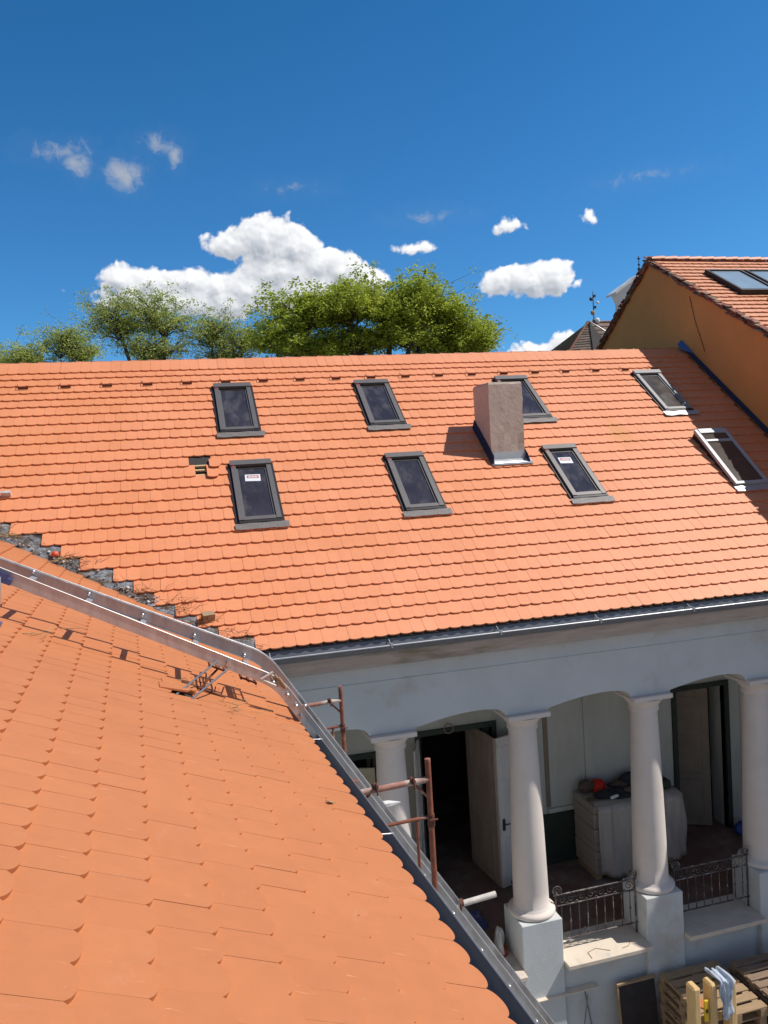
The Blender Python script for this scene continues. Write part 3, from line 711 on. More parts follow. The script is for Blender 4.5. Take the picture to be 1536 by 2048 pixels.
# side/back walls that close the building
mb = MB(); mb.b2(11.36, 11.43, 11.03, 21.4, -9.6, -2.4); mb.b2(-6.2, 11.36, 21.4, 21.5, -9.6, -2.3); mb.b2(-6.2, -6.1, 10.6, 21.4, -9.6, -2.4); mb.b2(-.86, -.8, 10.5, 21.4, -9.6, -2.55)
mb.b2(11.0, 11.36, 10.52, 11.0, -7.5, -3.70)
mb.build('outer_wall', 'house_wall', house)
# doors
def door_frame(a, b, zz, y=YR):
    m_ = MB(); m_.b2(a-.09, a, y-.05, y+.10, -7.47, zz+.09); m_.b2(b, b+.09, y-.05, y+.10, -7.47, zz+.09); m_.b2(a, b, y-.05, y+.10, zz, zz+.09)
    return m_.build('door_frame', 'green_dark', house)
door_frame(*D1, zt1); door_frame(*D2, zt2); door_frame(*D0, -4.95)
def leaf(name, p0, p1, z0, z1, m, handle=False, parent=house, label=None, panels=(.06, .34, .38, .66, .70, .94), side=1):
    p0, p1 = V((*p0, 0)), V((*p1, 0)); d = p1-p0; w = d.length; d.normalize(); nn = V((-d.y, d.x, 0))
    R_ = Matrix((d, nn, V((0, 0, 1)))).transposed(); c = (p0+p1)/2; hgt = z1-z0
    m_ = MB(); m_.box((c.x, c.y, (z0+z1)/2), (w, .035, hgt), R_)
    for k in range(0, len(panels), 2):
        za, zb_ = z0+hgt*panels[k], z0+hgt*panels[k+1]
        for sd in (-1, 1):
            for (u0, u1, q0, q1) in ((-.36, .36, za, za+.02), (-.36, .36, zb_-.02, zb_), (-.36, -.31, za+.02, zb_-.02), (.31, .36, za+.02, zb_-.02)):
                m_.box(c+d*((u0+u1)/2*w)+nn*sd*.0215+V((0, 0, (q0+q1)/2)), ((u1-u0)*w, .012, q1-q0), R_)
    o = m_.build(name, m, parent)
    if label: o['label'] = label
    if handle:
        hm = MB(); hc = c+d*(-.40*w)-nn*side*.03+V((0, 0, z0+hgt*.42))
        hm.box(hc, (.05, .02, .2), R_); hm.tube([hc+V((0, 0, .02)), hc-nn*side*.05+V((0, 0, .02)), hc-nn*side*.055+d*.13+V((0, 0, .01))], .011, 6)
        hm.build('handle', 'green_dark', o)
    return o
leaf('door_leaf', (4.99, 12.50), (5.72, 12.72), -7.44, -4.78, 'door_white', True, label='white panelled door leaf folded out beside the dark doorway')
leaf('door_leaf', (4.97, 12.52), (4.86, 13.6), -7.44, -4.78, 'door_brown', label='brownish inner door leaf in the doorway')
leaf('door_leaf', (3.74, 12.98), (3.50, 12.42), -7.44, -4.75, 'door_white', label='pale door leaf swung out on the left side of the doorway')
leaf('door_leaf', (9.1, 13.5), (9.75, 13.15), -7.44, -4.68, 'rear_brown', label='brown door leaf inside the right doorway')
leaf('door_leaf', (2.35, 12.95), (2.88, 12.75), -7.44, -5.05, 'door_cream', label='cream door leaf behind the left column')
mb = MB(); tor = [V((4.30+.085*cos(a), 12.93, -4.63+.085*sin(a))) for a in [2*pi*k/20 for k in range(21)]]; mb.tube(tor, .011, 6, cap=False)
mb.build('ring_hook', 'rear_brown', house)
# columns
for i, cx in enumerate(CX[:5]):
    co = part('column', house, (cx, 10.70, -6.8))
    m_ = MB(); m_.bbox(cx-.335, cx+.335, 10.40, 11.03, -3.775, -3.703, .008); m_.lathe((cx, 10.70, 0), [(.225, -3.98), (.235, -3.95), (.225, -3.92), (.225, -3.90), (.25, -3.86), (.29, -3.81), (.315, -3.776)], 32)
    m_.build('capital', 'column', co)
    m_ = MB(); pr = []
    for k in range(13):
        t = k/12; pr.append((.268-.062*t**1.25, -6.66+2.68*t))
    m_.lathe((cx, 10.70, 0), [(.285, -6.68)]+pr, 40); m_.build('shaft', 'column', co)
    m_ = MB(); m_.lathe((cx, 10.70, 0), [(.33, -6.80), (.352, -6.785), (.358, -6.76), (.352, -6.735), (.325, -6.715), (.295, -6.70), (.288, -6.682)], 40)
    m_.build('base_ring', 'column', co)
    m_ = MB(); m_.bbox(cx-.325, cx+.325, 10.345, 11.01, -9.6, -6.80, .012); m_.build('pedestal', 'plaster', co)
# sills and railings
SCR = []
for i in range(5):
    xa, xb = CX[i]+.327, CX[i+1]-.327
    m_ = MB(); m_.bbox(xa, xb, 10.20, 11.0, -7.53, -7.462, .008); m_.build('stone_sill', 'stone', house)
    if i == 1: continue
    r_ = part('railing', house, ((xa+xb)/2, 10.60, -7.46))
    if i == 2: r_['label'] = 'sunlit wrought iron railing with scrolls between two columns'
    yr = 10.60; m_ = MB()
    m_.tube([(xa, yr, -6.60), (xb, yr, -6.60)], .014, 6); m_.tube([(xa, yr, -6.77), (xb, yr, -6.77)], .012, 6)
    m_.tube([(xa, yr, -7.30), (xb, yr, -7.30)], .012, 6)
    m_.tube([(xa+.03, yr, -7.46), (xa+.03, yr, -6.60)], .013, 6); m_.tube([(xb-.03, yr, -7.46), (xb-.03, yr, -6.60)], .013, 6)
    m_.build('rail_bars', 'iron', r_)
    m_ = MB(); nb = 9
    for k in range(nb):
        x = xa+.12+(xb-xa-.24)*k/(nb-1); m_.tube([(x, yr, -7.29), (x, yr, -7.06), (x, yr, -7.045), (x, yr, -7.03), (x, yr, -6.78)], [.008, .008, .018, .008, .008], 6)
    m_.build('balusters', 'iron', r_)
    m_ = MB(); ns = 8
    def spiral(cx_, cz, r0, turns, sgn, a0=0):
        return [V((cx_+sgn*r0*(1-.82*t)*cos(a0+turns*2*pi*t), yr, cz+r0*(1-.82*t)*sin(a0+turns*2*pi*t))) for t in [q/26 for q in range(27)]]
    for k in range(ns):
        x = xa+.13+(xb-xa-.26)*k/(ns-1); m_.tube(spiral(x, -6.685, .07, 1.4, 1 if k % 2 else -1), .0065, 5, cap=False)
        m_.tube([(x+.06, yr, -6.75), (x+.085, yr-.004, -6.73), (x+.11, yr, -6.75)], .007, 5)
    for xe, sg in ((xa+.03, 1), (xb-.03, -1)):
        m_.tube(spiral(xe+.02*sg, -6.53, .085, 2.0, sg, pi*1.5), .011, 6, cap=False)
    m_.build('scrolls', 'iron', r_)
# flashing strip where the roof meets the neighbouring wall
mb = MB()
q = [P1(11.385, .2, .058), P1(11.435, .2, .06), P1(11.435, 7.3, .06), P1(11.385, 7.3, .058)]
mb.add(q+[q[0]+N1*.03, q[1]+N1*.07, q[2]+N1*.07, q[3]+N1*.03], [[0, 1, 2, 3], [7, 6, 5, 4], [0, 4, 5, 1], [1, 5, 6, 2], [2, 6, 7, 3], [3, 7, 4, 0]])
mb.build('wall_flashing', 'blue_dark', house)
mb = MB(); q = [P1(11.30, 7.12, .07), P1(11.43, 6.9, .12), P1(11.43, 7.42, .14), P1(11.32, 7.36, .07)]; mb.add(q+[p+N1*.02 for p in q], [[0, 1, 2, 3], [7, 6, 5, 4], [0, 4, 5, 1], [1, 5, 6, 2], [2, 6, 7, 3], [3, 7, 4, 0]]); mb.build('membrane_end', 'blue_sheet', house)
# valley gutter sheet between the roofs
vd0 = V((.79, 10.22, -2.30)); vd1 = V((-2.84, 12.38, -.519)); vdir = (vd1-vd0)
def vpt(t, side):
    p = vd0+vdir*t
    return p+(V((.62, .0, 0))*side if side > 0 else V((0, -.30, -.0))*(-side))
mb = MB()
rows = []
for k in range(31):
    t = .035+k*(1.365/30); p = vd0+vdir*t
    a_ = P1(p.x+.50, (p.y-YE)/cos(TH), -.004); b_ = P1(p.x+.05, (p.y-YE)/cos(TH), -.012)
    w_ = lambda dist: (lambda s: p+U2*0+s)(V((-dist, -.02, dist*.5095)))
    rows.append([a_+N1*.009, b_+N1*(.020+.004*sin(k*1.9)), p+V((0, 0, .005)), w_(.12)+V((0, 0, .012)), w_(.35)+V((0, 0, .0))])
mb.sheet(rows, smooth=False); mb.build('valley_gutter', 'valley', house)

# ================================================================ wing with the near roof
wing = thing('wing_house', (-2, 3, -9.3), 'near house wing under the wide sunlit orange tile roof in the foreground', 'house')
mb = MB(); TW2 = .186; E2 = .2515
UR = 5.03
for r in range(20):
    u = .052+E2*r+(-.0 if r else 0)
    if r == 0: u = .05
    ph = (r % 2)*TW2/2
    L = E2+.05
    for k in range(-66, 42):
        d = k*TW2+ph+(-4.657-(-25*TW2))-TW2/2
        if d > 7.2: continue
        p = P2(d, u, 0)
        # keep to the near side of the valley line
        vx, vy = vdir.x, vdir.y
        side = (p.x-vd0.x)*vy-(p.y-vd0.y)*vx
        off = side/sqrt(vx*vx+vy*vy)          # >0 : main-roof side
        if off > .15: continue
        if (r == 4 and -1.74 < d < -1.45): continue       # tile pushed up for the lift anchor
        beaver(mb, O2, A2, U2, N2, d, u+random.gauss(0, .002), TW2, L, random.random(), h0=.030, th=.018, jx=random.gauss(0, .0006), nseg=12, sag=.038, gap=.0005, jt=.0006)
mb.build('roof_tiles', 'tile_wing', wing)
mb = MB()
beaver(mb, O2, A2, U2, N2, -1.60, 1.16, TW2, .25, .6, h0=.075, h1=.03); beaver(mb, O2, A2, U2, N2, -1.42, 1.08, TW2, .3, .3, h0=.05, h1=.03)
mb.build('loose_tiles', 'tile_wing', wing)
mb = MB()
def wp(d, u, h): return P2(d, u, h)
# deck
dk = [wp(-8.2, 0.06, 0), wp(1.55, .06, 0), wp(5.6, UR, 0), wp(-8.2, UR, 0)]
mb.add(dk+[p-V((0, 0, .03)) for p in dk], [[0, 1, 2, 3], [7, 6, 5, 4], [0, 4, 5, 1], [1, 5, 6, 2], [2, 6, 7, 3], [3, 7, 4, 0]])
ud = V((.0, 0, 0)); back = [wp(-8.2, UR, 0), wp(5.6, UR, 0)]
U3 = V((-U2.x, -U2.y, U2.z)); bk = [back[0], back[1], back[1]-U3*5.0, back[0]-U3*5.0]
mb.add(bk, [[0, 1, 2, 3]])
mb.build('roof_underlay', 'underlay', wing)
mb = MB(); d = -8.2
while d < 5.4:
    rows = []
    for s_ in (0, .34):
        r_ = .10-.012*(s_ > 0); c = wp(d+s_, UR, -.03); side = V((A2.y, -A2.x, 0))
        rows.append([c+side*(r_*1.1*cos(a))+V((0, 0, r_*sin(a)+.012*(s_ == 0))) for a in [pi*k/8 for k in range(9)]])
    mb.sheet(rows, random.random()); d += .33
mb.build('ridge_caps', 'tile_wing', wing)
g2 = part('gutter', wing, wp(-3, -.05, -.1))
gpts = [wp(-8.2+k*.4, -.035, 0)+V((0, 0, -.075)) for k in range(23)]+[wp(.85, -.035, 0)+V((0, 0, -.075))]
gutter(MB(), gpts, .078).build('channel', 'zinc', g2)
outd = V((A2.y, -A2.x, 0))
MB().tube([p+outd*.083 for p in gpts], .0085, 8).build('rolled_edge', 'zinc', g2)
mb = MB()
for k in range(2, 23, 5):
    mb = MB(); p = gpts[k]; mb.tube([p+outd*-.08+V((0, 0, .03)), p+outd*.05+V((0, 0, .012)), p+outd*.085+V((0, 0, .01)), p+outd*.092+V((0, 0, -.03))], .007, 6); mb.build('gutter_bracket', 'alu', g2)
mb = MB()
w0, w1 = wp(-8.0, 0, 0)-outd*.45, wp(1.6, 0, 0)-outd*.45
for (a, b) in ((w0, w1),):
    q = [V((a.x, a.y, -9.6)), V((b.x, b.y, -9.6)), V((b.x, b.y, -2.15)), V((a.x, a.y, -2.15))]
    mb.add(q+[p-outd*.3 for p in q], [[0, 1, 2, 3], [7, 6, 5, 4], [0, 4, 5, 1], [1, 5, 6, 2], [2, 6, 7, 3], [3, 7, 4, 0]])
q0, q1 = w0-outd*8.2, w1-outd*8.2
mb.add([V((q0.x, q0.y, -9.6)), V((w0.x, w0.y, -9.6)), V((w0.x, w0.y, -2.15)), V((w0.x, w0.y, -2.15))-outd*4+V((0, 0, 1.9)), V((q0.x, q0.y, -2.2))], [[0, 1, 2, 3, 4]])
mb.build('wall', 'plaster', wing)

# debris in the valley
def twig_mesh(mb, c, n, spread, ln, r=.003, flat=.4):
    for _ in range(n):
        p = V(c)+V((random.gauss(0, spread[0]), random.gauss(0, spread[1]), random.gauss(0, spread[2])))
        d = V((random.uniform(-1, 1), random.uniform(-1, 1), random.uniform(-.1, flat))).normalized()*random.uniform(.5, 1)*ln
        k = V((random.uniform(-1, 1), random.uniform(-1, 1), random.uniform(-.3, .5)))*ln*.22
        mb.tube([p, p+d*.45+k, p+d], [r, r*.8, r*.4], 4)
tw = MB(); stw = MB(); rb = MB()
for k in range(75):
    t = .02+1.1*random.random(); p = vd0+vdir*t; p = P1(p.x+.20+random.gauss(0, .07), (p.y-YE)/cos(TH), .03)
    twig_mesh(tw, p, 3, (.05, .03, .012), .22, .0028)
for (t, nn_) in ((.12, 14), (.22, 22), (.30, 18), (.36, 12), (.42, 14), (.66, 14)):
    p = vd0+vdir*t; p = P1(p.x+.25, (p.y-YE)/cos(TH), .04); twig_mesh(tw, p, nn_, (.10, .06, .03), .30, .003, .7)
for t in (.93, 1.0, .72):
    p = vd0+vdir*t; p = P1(p.x+.22, (p.y-YE)/cos(TH), .03); twig_mesh(stw, p, 24, (.10, .06, .012), .32, .005, .1)
tag(tw.build('twigs', 'twig'), kind='stuff', label='dry brown twigs scattered along the roof valley', cat='twigs')
tag(stw.build('straw', 'straw'), kind='stuff', label='straw and dry grass in the upper roof valley', cat='straw')
for k in range(60):
    t = random.choice((.70, .74, .76, .40, .38, .5, .6, .85))+random.gauss(0, .03); p = vd0+vdir*t; p = P1(p.x+.17+random.gauss(0, .06), (p.y-YE)/cos(TH), .03)
    s_ = random.uniform(.012, .04); rb.box(p, (s_, s_*.8, s_*.5), Matrix.Rotation(random.random()*3, 3, V((random.random(), random.random(), 1)).normalized()), jit=s_*.2)
tag(rb.build('rubble', 'whiteslate'), kind='stuff', label='pale mortar crumbs lying in the valley between the roofs', cat='rubble')
# small square timber block stuck in the valley
p = vd0+vdir*.235; p = P1(p.x+.33, (p.y-YE)/cos(TH), .07)
mb = MB(); mb.box(p, (.16, .11, .10), Matrix.Rotation(.3, 3, 'Z')@Matrix.Rotation(.35, 3, 'X')); tag(mb.build('timber_block', 'wood'), 'short timber block lying among twigs in the roof valley', 'wood block')
p = vd0+vdir*.755; p = P1(p.x+.22, (p.y-YE)/cos(TH), .05)
mb = MB(); mb.lathe(p, [(.0, -.03), (.045, -.03), (.05, 0), (.04, .035), (0, .045)], 12); tag(mb.build('red_lump', 'orange_p'), 'small unidentified red-orange object lying in the roof valley', 'rag')  # unidentified red-orange object, modelled like a small plastic cap
# loose grey object at the left frame edge on the roof
mb = MB(); mb.box(P1(-2.5, 3.49, .06), (.14, .05, .10), R1); tag(mb.build('mortar_lump', 'whiteslate'), 'grey mortar lump on the main roof tiles at the left edge', 'mortar')

# ================================================================ lift track (inclined hoist)
lift = thing('lift_track', (5.3, 7.2, -9.3), 'long metal inclined lift track climbing from the courtyard and bending over the near roof', 'lift track')
YN, YFAR = 7.02, 7.50
def path(up0, up1, lo0, lo1, R0=.6):
    """top edge of one rail in the x-z plane: up the roof, round the knee, down to the ground"""
    du = (V(up0)-V(up1)).normalized(); dl = (V(lo1)-V(lo0)).normalized()
    au, al = atan2(du.z, -du.x), atan2(-dl.z, dl.x)
    # knee point
    A, B = V(up1), V(lo0); den = du.x*dl.z-du.z*dl.x
    t = ((B.x-A.x)*dl.z-(B.z-A.z)*dl.x)/den; K = A+du*t
    T = R0*tan((al-au)/2); a, b = K+du*T, K+dl*T
    pts = [a+du*(4.6-k*.35) for k in range(13)]
    ctr = a-V((sin(au), 0, cos(au)))*R0
    for k in range(11):
        th_ = au+(al-au)*k/10; pts.append(ctr+V((sin(th_), 0, cos(th_)))*R0)
    L = (-9.25-b.z)/dl.z
    for k in range(1, 21): pts.append(b+dl*(L*k/20))
    return pts, a, b, du, dl
tpn, ta, tb, du, dl = path((-1.457, 0, -.62), (.225, 0, -1.530), (.775, 0, -1.828), (3.225, 0, -5.719))
tpf, fa_, fb_, duf, dlf = path((-1.549, 0, -.57), (.288, 0, -1.482), (.868, 0, -1.934), (3.507, 0, -6.08))
def rail(tp, y0, hgt, inward):
    """C-section rail swept along the path"""
    m_ = MB(); rows = []
    for i, p in enumerate(tp):
        t = (tp[min(i+1, len(tp)-1)]-tp[max(i-1, 0)]).normalized(); nn = V((-t.z, 0, t.x)); nn = nn if nn.z > 0 else -nn
        f = .035*inward
        prof = [(0, 0), (0, -hgt), (f, -hgt), (f, -hgt+.006), (f*.2, -hgt+.006), (f*.2, -.008), (f, -.008), (f, 0)]
        rows.append([V((p.x, y0+q[0], p.z))+nn*q[1] for q in prof]+[V((p.x, y0, p.z))])
    m_.sheet(rows, smooth=False); return m_
r1 = rail(tpn, YN, .098, 1).build('rail', 'alu', lift, recalc=True)
r2_ = rail(tpf, YFAR, .112, -1).build('rail', 'alu', lift, recalc=True)
m_ = MB(); m_.tube([V((p.x, YN-.001, p.z+.004)) for p in tpn], .006, 6); m_.build('rail_edge', 'alu_highlight', lift)  # paler bead paints the highlight along the rail's top edge
m_ = MB(); m_.tube([V((p.x, YFAR, p.z+.004)) for p in tpf], .004, 6); m_.build('rail_edge', 'alu', lift)
# rungs every .52 m
def along(s_):
    """s_ metres from the knee start a (negative = up the roof)"""
    if s_ < 0: return ta+du*(-s_), V((du.z, 0, -du.x))
    return tb+dl*s_, V((-dl.z, 0, dl.x))
rg = None
for s_ in [-.12-.505*k for k in range(10)]+[.25+.505*k for k in range(17)]:
    c, nn = along(s_)
    if c.z < -9.1: continue
    c = c-nn*.075
    if rg is None:
        m_ = MB(); m_.box((c.x, (YN+YFAR)/2, c.z+.025), (.05, YFAR-YN-.012, .03), Matrix.Rotation(radians(27), 3, 'Y')); rg = m_.build('rung', 'alu', lift); rc = c
        m_ = MB(); m_.lathe((0, 0, 0), [(0, -.012), (.016, -.012), (.02, 0), (.012, .014), (0, .016)], 10); bt = m_.build('bolt', 'steel_bolt', lift); bt0 = bt
        bt.location = (c.x, YFAR-.04, c.z+.085)
    else:
        o = rg.copy(); COL.objects.link(o); o.location = c-rc
        o = bt0.copy(); COL.objects.link(o); o.location = (c.x, YFAR-.04, c.z+.085) if s_ < 0 else (c.x, YN-.008, c.z+.02)
# knee fittings: two perforated cross plates, a pale cross bar, screws
m_ = MB()
for s_ in (-.40, -.10):
    c, nn = along(s_); c = c-nn*.13
    for y0 in (YN+.02, (YN+YFAR)/2-.03, YFAR-.09): m_.box((c.x, y0+.035, c.z), (.16, .035, .012), Matrix.Rotation(radians(27), 3, 'Y'))
    for dx in (-.07, 0, .07): m_.box((c.x+dx*cos(.47), (YN+YFAR)/2, c.z-dx*sin(.47)), (.018, YFAR-YN-.01, .014), Matrix.Rotation(radians(27), 3, 'Y'))
m_.build('knee_plate', 'rust_dark', lift)
m_ = MB(); m_.tube([(.595, 6.97, -1.80), (.705, 6.97, -1.748)], .013, 8); m_.tube([(.597, 6.97, -1.803), (.72, 6.97, -1.875)], .010, 8); m_.build('cross_bar', 'white_tube', lift)
m_ = MB()
c = V((.72, 0, -1.76))
for (dx, dz, r_) in ((.02, -.04, .012), (.05, -.07, .014), (-.02, -.05, .010)):
    m_.tube([V((c.x+dx-.02, YN-.03, c.z+dz+.02)), V((c.x+dx+.04, YN-.03, c.z+dz-.08))], r_, 6)
m_.box((c.x+.05, YN-.03, c.z-.11), (.10, .02, .03), Matrix.Rotation(.9, 3, 'Y'))
m_.build('knee_fitting', 'wood', lift)
for (dx, dz) in ((.10, -.22), (.17, -.33), (.25, -.34), (-.02, -.09)): m_ = MB(); m_.lathe((c.x+dx, YN-.03, c.z+dz), [(0, -.02), (.018, -.015), (.022, 0), (.015, .018), (0, .02)], 10); m_.build('bolt', 'steel_bolt', lift)
# two strut straps from the near rail down to the roof hole, and the blue clamp leg
m_ = MB()
for (s_, d1, u1) in ((-.47, -1.73, 1.28), (-.34, -1.76, 1.16)):
    c, nn = along(s_); m_.tube([V((c.x, YN-.02, c.z-.07)), P2(d1, u1, .0)], .0085, 6)
m_.build('strap', 'zinc', lift)
m_ = MB(); c, nn = along(-.36); m_.tube([V((c.x, YN-.06, c.z-.05)), V((c.x, YN+.01, c.z-.05))], .022, 8); m_.tube([V((c.x, YN-.05, c.z-.09)), V((c.x, YN-.05, c.z-.02))], .012, 8); m_.build('strap_bolt', 'steel_bolt', lift)
cl = part('clamp', lift, (-1.45, 6.95, -1.0))
m_ = MB(); c, nn = along(-2.46)
Rr = Matrix.Rotation(radians(27), 3, 'Y')
m_.box((c.x, YN-.03, c.z-.085), (.34, .05, .05), Rr); m_.box((c.x, YN-.05, c.z-.05), (.30, .012, .05), Rr)
m_.build('clamp_plate', 'blue_metal', cl)
m_ = MB(); m_.tube([V((c.x+.02, YN-.05, c.z-.09)), P2(-1.55, 2.80, .03)], .028, 8); m_.build('clamp_leg', 'iron', cl)
m_ = MB(); m_.tube([V((c.x+.07, YN-.03, c.z-.09)), P2(-1.48, 2.72, .03)], .012, 8); m_.build('clamp_rod', 'zinc', cl)
m_ = MB(); m_.box(P2(-1.56, 2.78, .05), (.16, .13, .05), Rr); m_.build('clamp_foot', 'blue_metal', cl)
# rusty hook lying on the near tiles
m_ = MB()
m_.tube([P2(-1.25, 1.20, .035), P2(-1.30, .80, .035)], .012, 6)
m_.tube([P2(-1.27, 1.02, .04), P2(-1.2, .98, .13), P2(-1.12, .93, .20), P2(-1.02, .90, .22)], .010, 6)
m_.tube([P2(-1.27, 1.02, .04), P2(-1.23, 1.06, .10), P2(-1.2, 1.07, .15), P2(-1.2, 1.02, .16), P2(-1.24, 1.0, .1), P2(-1.27, 1.0, .04)], .008, 6)
m_.tube([P2(-1.29, .84, .035), P2(-1.27, .84, .11)], .007, 5); m_.tube([P2(-1.29, .90, .035), P2(-1.27, .91, .09)], .006, 5)
tag(m_.build('rusty_hook', 'rust_dark'), 'bent rusty iron hook lying on the near tiles below the lift track', 'iron hook')
m_ = MB()
for _ in range(1):
    twig_mesh(m_, P2(-1.66, .80, .04), 7, (.05, .04, .0), .26, .0035, .15); twig_mesh(m_, P2(-1.75, .75, .03), 3, (.1, .04, .0), .25, .003, .0); twig_mesh(m_, P2(-1.38, 2.45, .05), 8, (.08, .05, .0), .2, .004, .1); twig_mesh(m_, P2(-1.2, 1.2, .03), 4, (.08, .05, .0), .2, .003, .0)
    twig_mesh(m_, P2(-.35, 1.95, .035), 3, (.05, .05, .0), .2, .002, .0)
tag(m_.build('loose_twigs', 'straw'), kind='stuff', label='a few loose twigs lying on the near tiles', cat='twigs')
m_ = MB(); m_.box(P2(-3.35, .33, .042), (.06, .035, .004), Matrix.Rotation(.6, 3, 'Z')@Matrix.Rotation(.4, 3, 'Y')); tag(m_.build('dry_leaf', 'straw'), 'tiny yellow dry leaf lying on the near roof tiles', 'leaf')

# ================================================================ scaffold frames
def scaffold(x0, x1, y, ztop, label):
    t = thing('scaffolding', ((x0+x1)/2, y, -9.3), label, 'scaffolding', 'rusty scaffold frames beside the wing')
    r = .0245
    MB().tube([(x1, y, -9.25), (x1, y, ztop)], r, 12).build('post', 'rust', t)
    MB().tube([(x0, y, -9.25), (x0, y, ztop-.08)], r, 12).build('post', 'rust', t)
    MB().tube([(x0, y, ztop-.19), (x1, y, ztop-.17)], .025, 12).build('top_rail', 'white_rust', t)
    MB().tube([(x0, y, ztop-.50), (x1, y, ztop-.48)], .015, 8).build('lower_rail', 'rust', t)
    m_ = MB(); m_.tube([(x1-.13, y, ztop-.19), (x1, y, ztop-.33)], .012, 6); m_.tube([(x0+.13, y, ztop-.19), (x0, y, ztop-.33)], .012, 6)
    m_.build('corner_brace', 'rust', t)
    m_ = MB(); m_.tube([(x1-.12, y, ztop-.5), (x1-.12, y, ztop-.98), (x1-.10, y, ztop-1.02), (x1-.02, y, ztop-1.09)], .014, 8); m_.tube([(x0+.12, y, ztop-.5), (x0+.12, y, ztop-.98), (x0+.02, y, ztop-1.09)], .014, 8)
    m_.build('inner_tube', 'rust', t)
    for xx in (x1-.14, x0+.16):
        m_ = MB(); m_.tube([(xx, y-.035, ztop-.12), (xx+.01, y-.035, ztop-.22)], .008, 6); m_.tube([(xx-.0, y-.03, ztop-.16), (xx, y+.03, ztop-.16)], .024, 8); m_.build('coupler', 'rust_dark', t)
    m_ = MB(); m_.tube([(x1, y, ztop-.56), (x1, y, ztop-.46)], .031, 10); m_.tube([(x1-.02, y-.03, ztop-.5), (x1+.05, y-.03, ztop-.5)], .008, 6); m_.build('collar', 'rust_dark', t)
    for zz in (ztop-1.95, ztop-3.9): MB().tube([(x0, y, zz), (x1, y, zz)], .022, 8).build('cross_tube', 'rust', t)
    return t
MT['white_rust'] = mat('paint_flecked_rust_tube', (.36, .17, .12), .7, n_scale=14, n_amt=.3, col2=(.62, .50, .43), c2_scale=4, c2_thr=(.45, .62))
scaffold(1.19, 1.80, 6.0, -2.37, 'rusty scaffold frame nearest the camera, beside the lift track')
scaffold(1.07, 1.68, 9.0, -2.52, 'rusty scaffold frame farther back, standing close to the columned facade')
m_ = MB()
for z in (-4.3, -6.4): m_.tube([(1.80, 5.95, z), (1.68, 9.05, z)], .02, 8)
tag(m_.build('scaffold_rail', 'rust'), 'rusty long tubes joining the two scaffold frames', 'scaffold tube')
m_ = MB(); m_.tube([(1.95, 7.52, -4.60), (2.90, 7.48, -4.50)], .031, 14); t_ = m_.build('steel_tube', 'white_tube'); tag(t_, 'pale short steel tube sticking out past the lift track above the sill', 'tube')
m_ = MB(); m_.tube([(2.50, 7.50, -4.53), (2.54, 7.50, -4.53)], .041, 12); m_.tube([(2.50, 7.44, -4.50), (2.49, 7.44, -4.72)], .012, 6); m_.build('coupler', 'rust_dark', t_)
m_ = MB(); m_.b2(1.62, 2.18, 8.93, 9.02, -4.035, -3.995); m_.add([(2.18, 8.93, -4.035), (2.32, 8.96, -4.02), (2.18, 9.02, -4.035), (2.18, 8.93, -3.995), (2.32, 8.96, -4.01), (2.18, 9.02, -3.995)], [[0, 1, 2], [3, 5, 4], [0, 3, 4, 1], [1, 4, 5, 2]]); tag(m_.build('white_board', 'white_p'), 'white board end poking out above the far scaffold rail', 'board')

# ================================================================ porch contents
def lumpy(name, c, d, m, label, cat, seed=1, amp=.25, flat=None, group=None):
    random.seed(seed); m_ = MB(); rows = []; n = 18; k2 = 10
    ph = [random.random()*6 for _ in range(6)]
    for i in range(k2+1):
        la = -pi/2+pi*i/k2; row = []
        for j in range(n+1):
            lo = 2*pi*j/n; r = 1+amp*(sin(2*lo+ph[0])*.4+sin(3*lo+la*2+ph[1])*.4+sin(5*lo+ph[2]+3*la)*.25)*cos(la)
            row.append(V((c[0]+d[0]*r*cos(la)*cos(lo), c[1]+d[1]*r*cos(la)*sin(lo), c[2]+d[2]*max(sin(la), -.6 if flat is None else flat)*(1+amp*.5*sin(4*lo+ph[3])))))
        rows.append(row)
    m_.sheet(rows); return tag(m_.build(name, m), label, cat, group)
st = thing('board_stack', (7.5, 12.4, -7.47), 'tall beige stack of boards standing on the porch between two columns', 'stack')
m_ = MB()
for k in range(9):
    z0 = -7.35+k*.135; j = random.uniform(-.012, .012)
    m_.bbox(6.62+j, 8.25+j, 12.15+j, 12.88+j, z0, z0+.128, .006)
m_.build('boards', 'stackm', st)
for xq in (6.65, 7.4, 8.1): MB().b2(xq, xq+.1, 12.2, 12.85, -7.47, -7.35).build('bearer', 'wood', st)
# plastic sheet hanging over front
m_ = MB(); rows = []
for i in range(15):
    t = i/14; row = []
    for j in range(41):
        s_ = j/40; x = 6.68+1.70*s_
        fold = .030*sin(s_*33*(1-.25*t)+2*sin(s_*9))*(.35+t)+.04*t*sin(s_*11+2*t)+.012*sin(s_*71+5*t)
        if t < .12: p = V((x, 12.50-(t/.12)*.38, -6.125))
        else: p = V((x+.05*(t-.12)*sin(s_*7), 12.12-.06*(t)+fold-.02, -6.125-(t-.12)/.88*(1.22+.08*sin(s_*5))))
        row.append(p)
    rows.append(row)
m_.sheet(rows, thick=V((0, -.003, -.001)))
tag(m_.build('plastic_sheet', 'plastic'), 'crumpled translucent plastic sheet draped over the front of the board stack', 'plastic sheet')
m_ = MB(); pr = [(.16, 0), (.16, .02), (.142, .03), (.138, .08), (.118, .13), (.072, .170), (.0, .185)]; m_.lathe((7.08, 12.78, -6.12), pr, 24)
hm = tag(m_.build('helmet', 'helmet'), 'bright red safety helmet on top of the board stack', 'helmet')
m_ = MB(); m_.box((7.08, 12.60, -6.11), (.22, .10, .012)); m_.build('brim', 'helmet', hm)
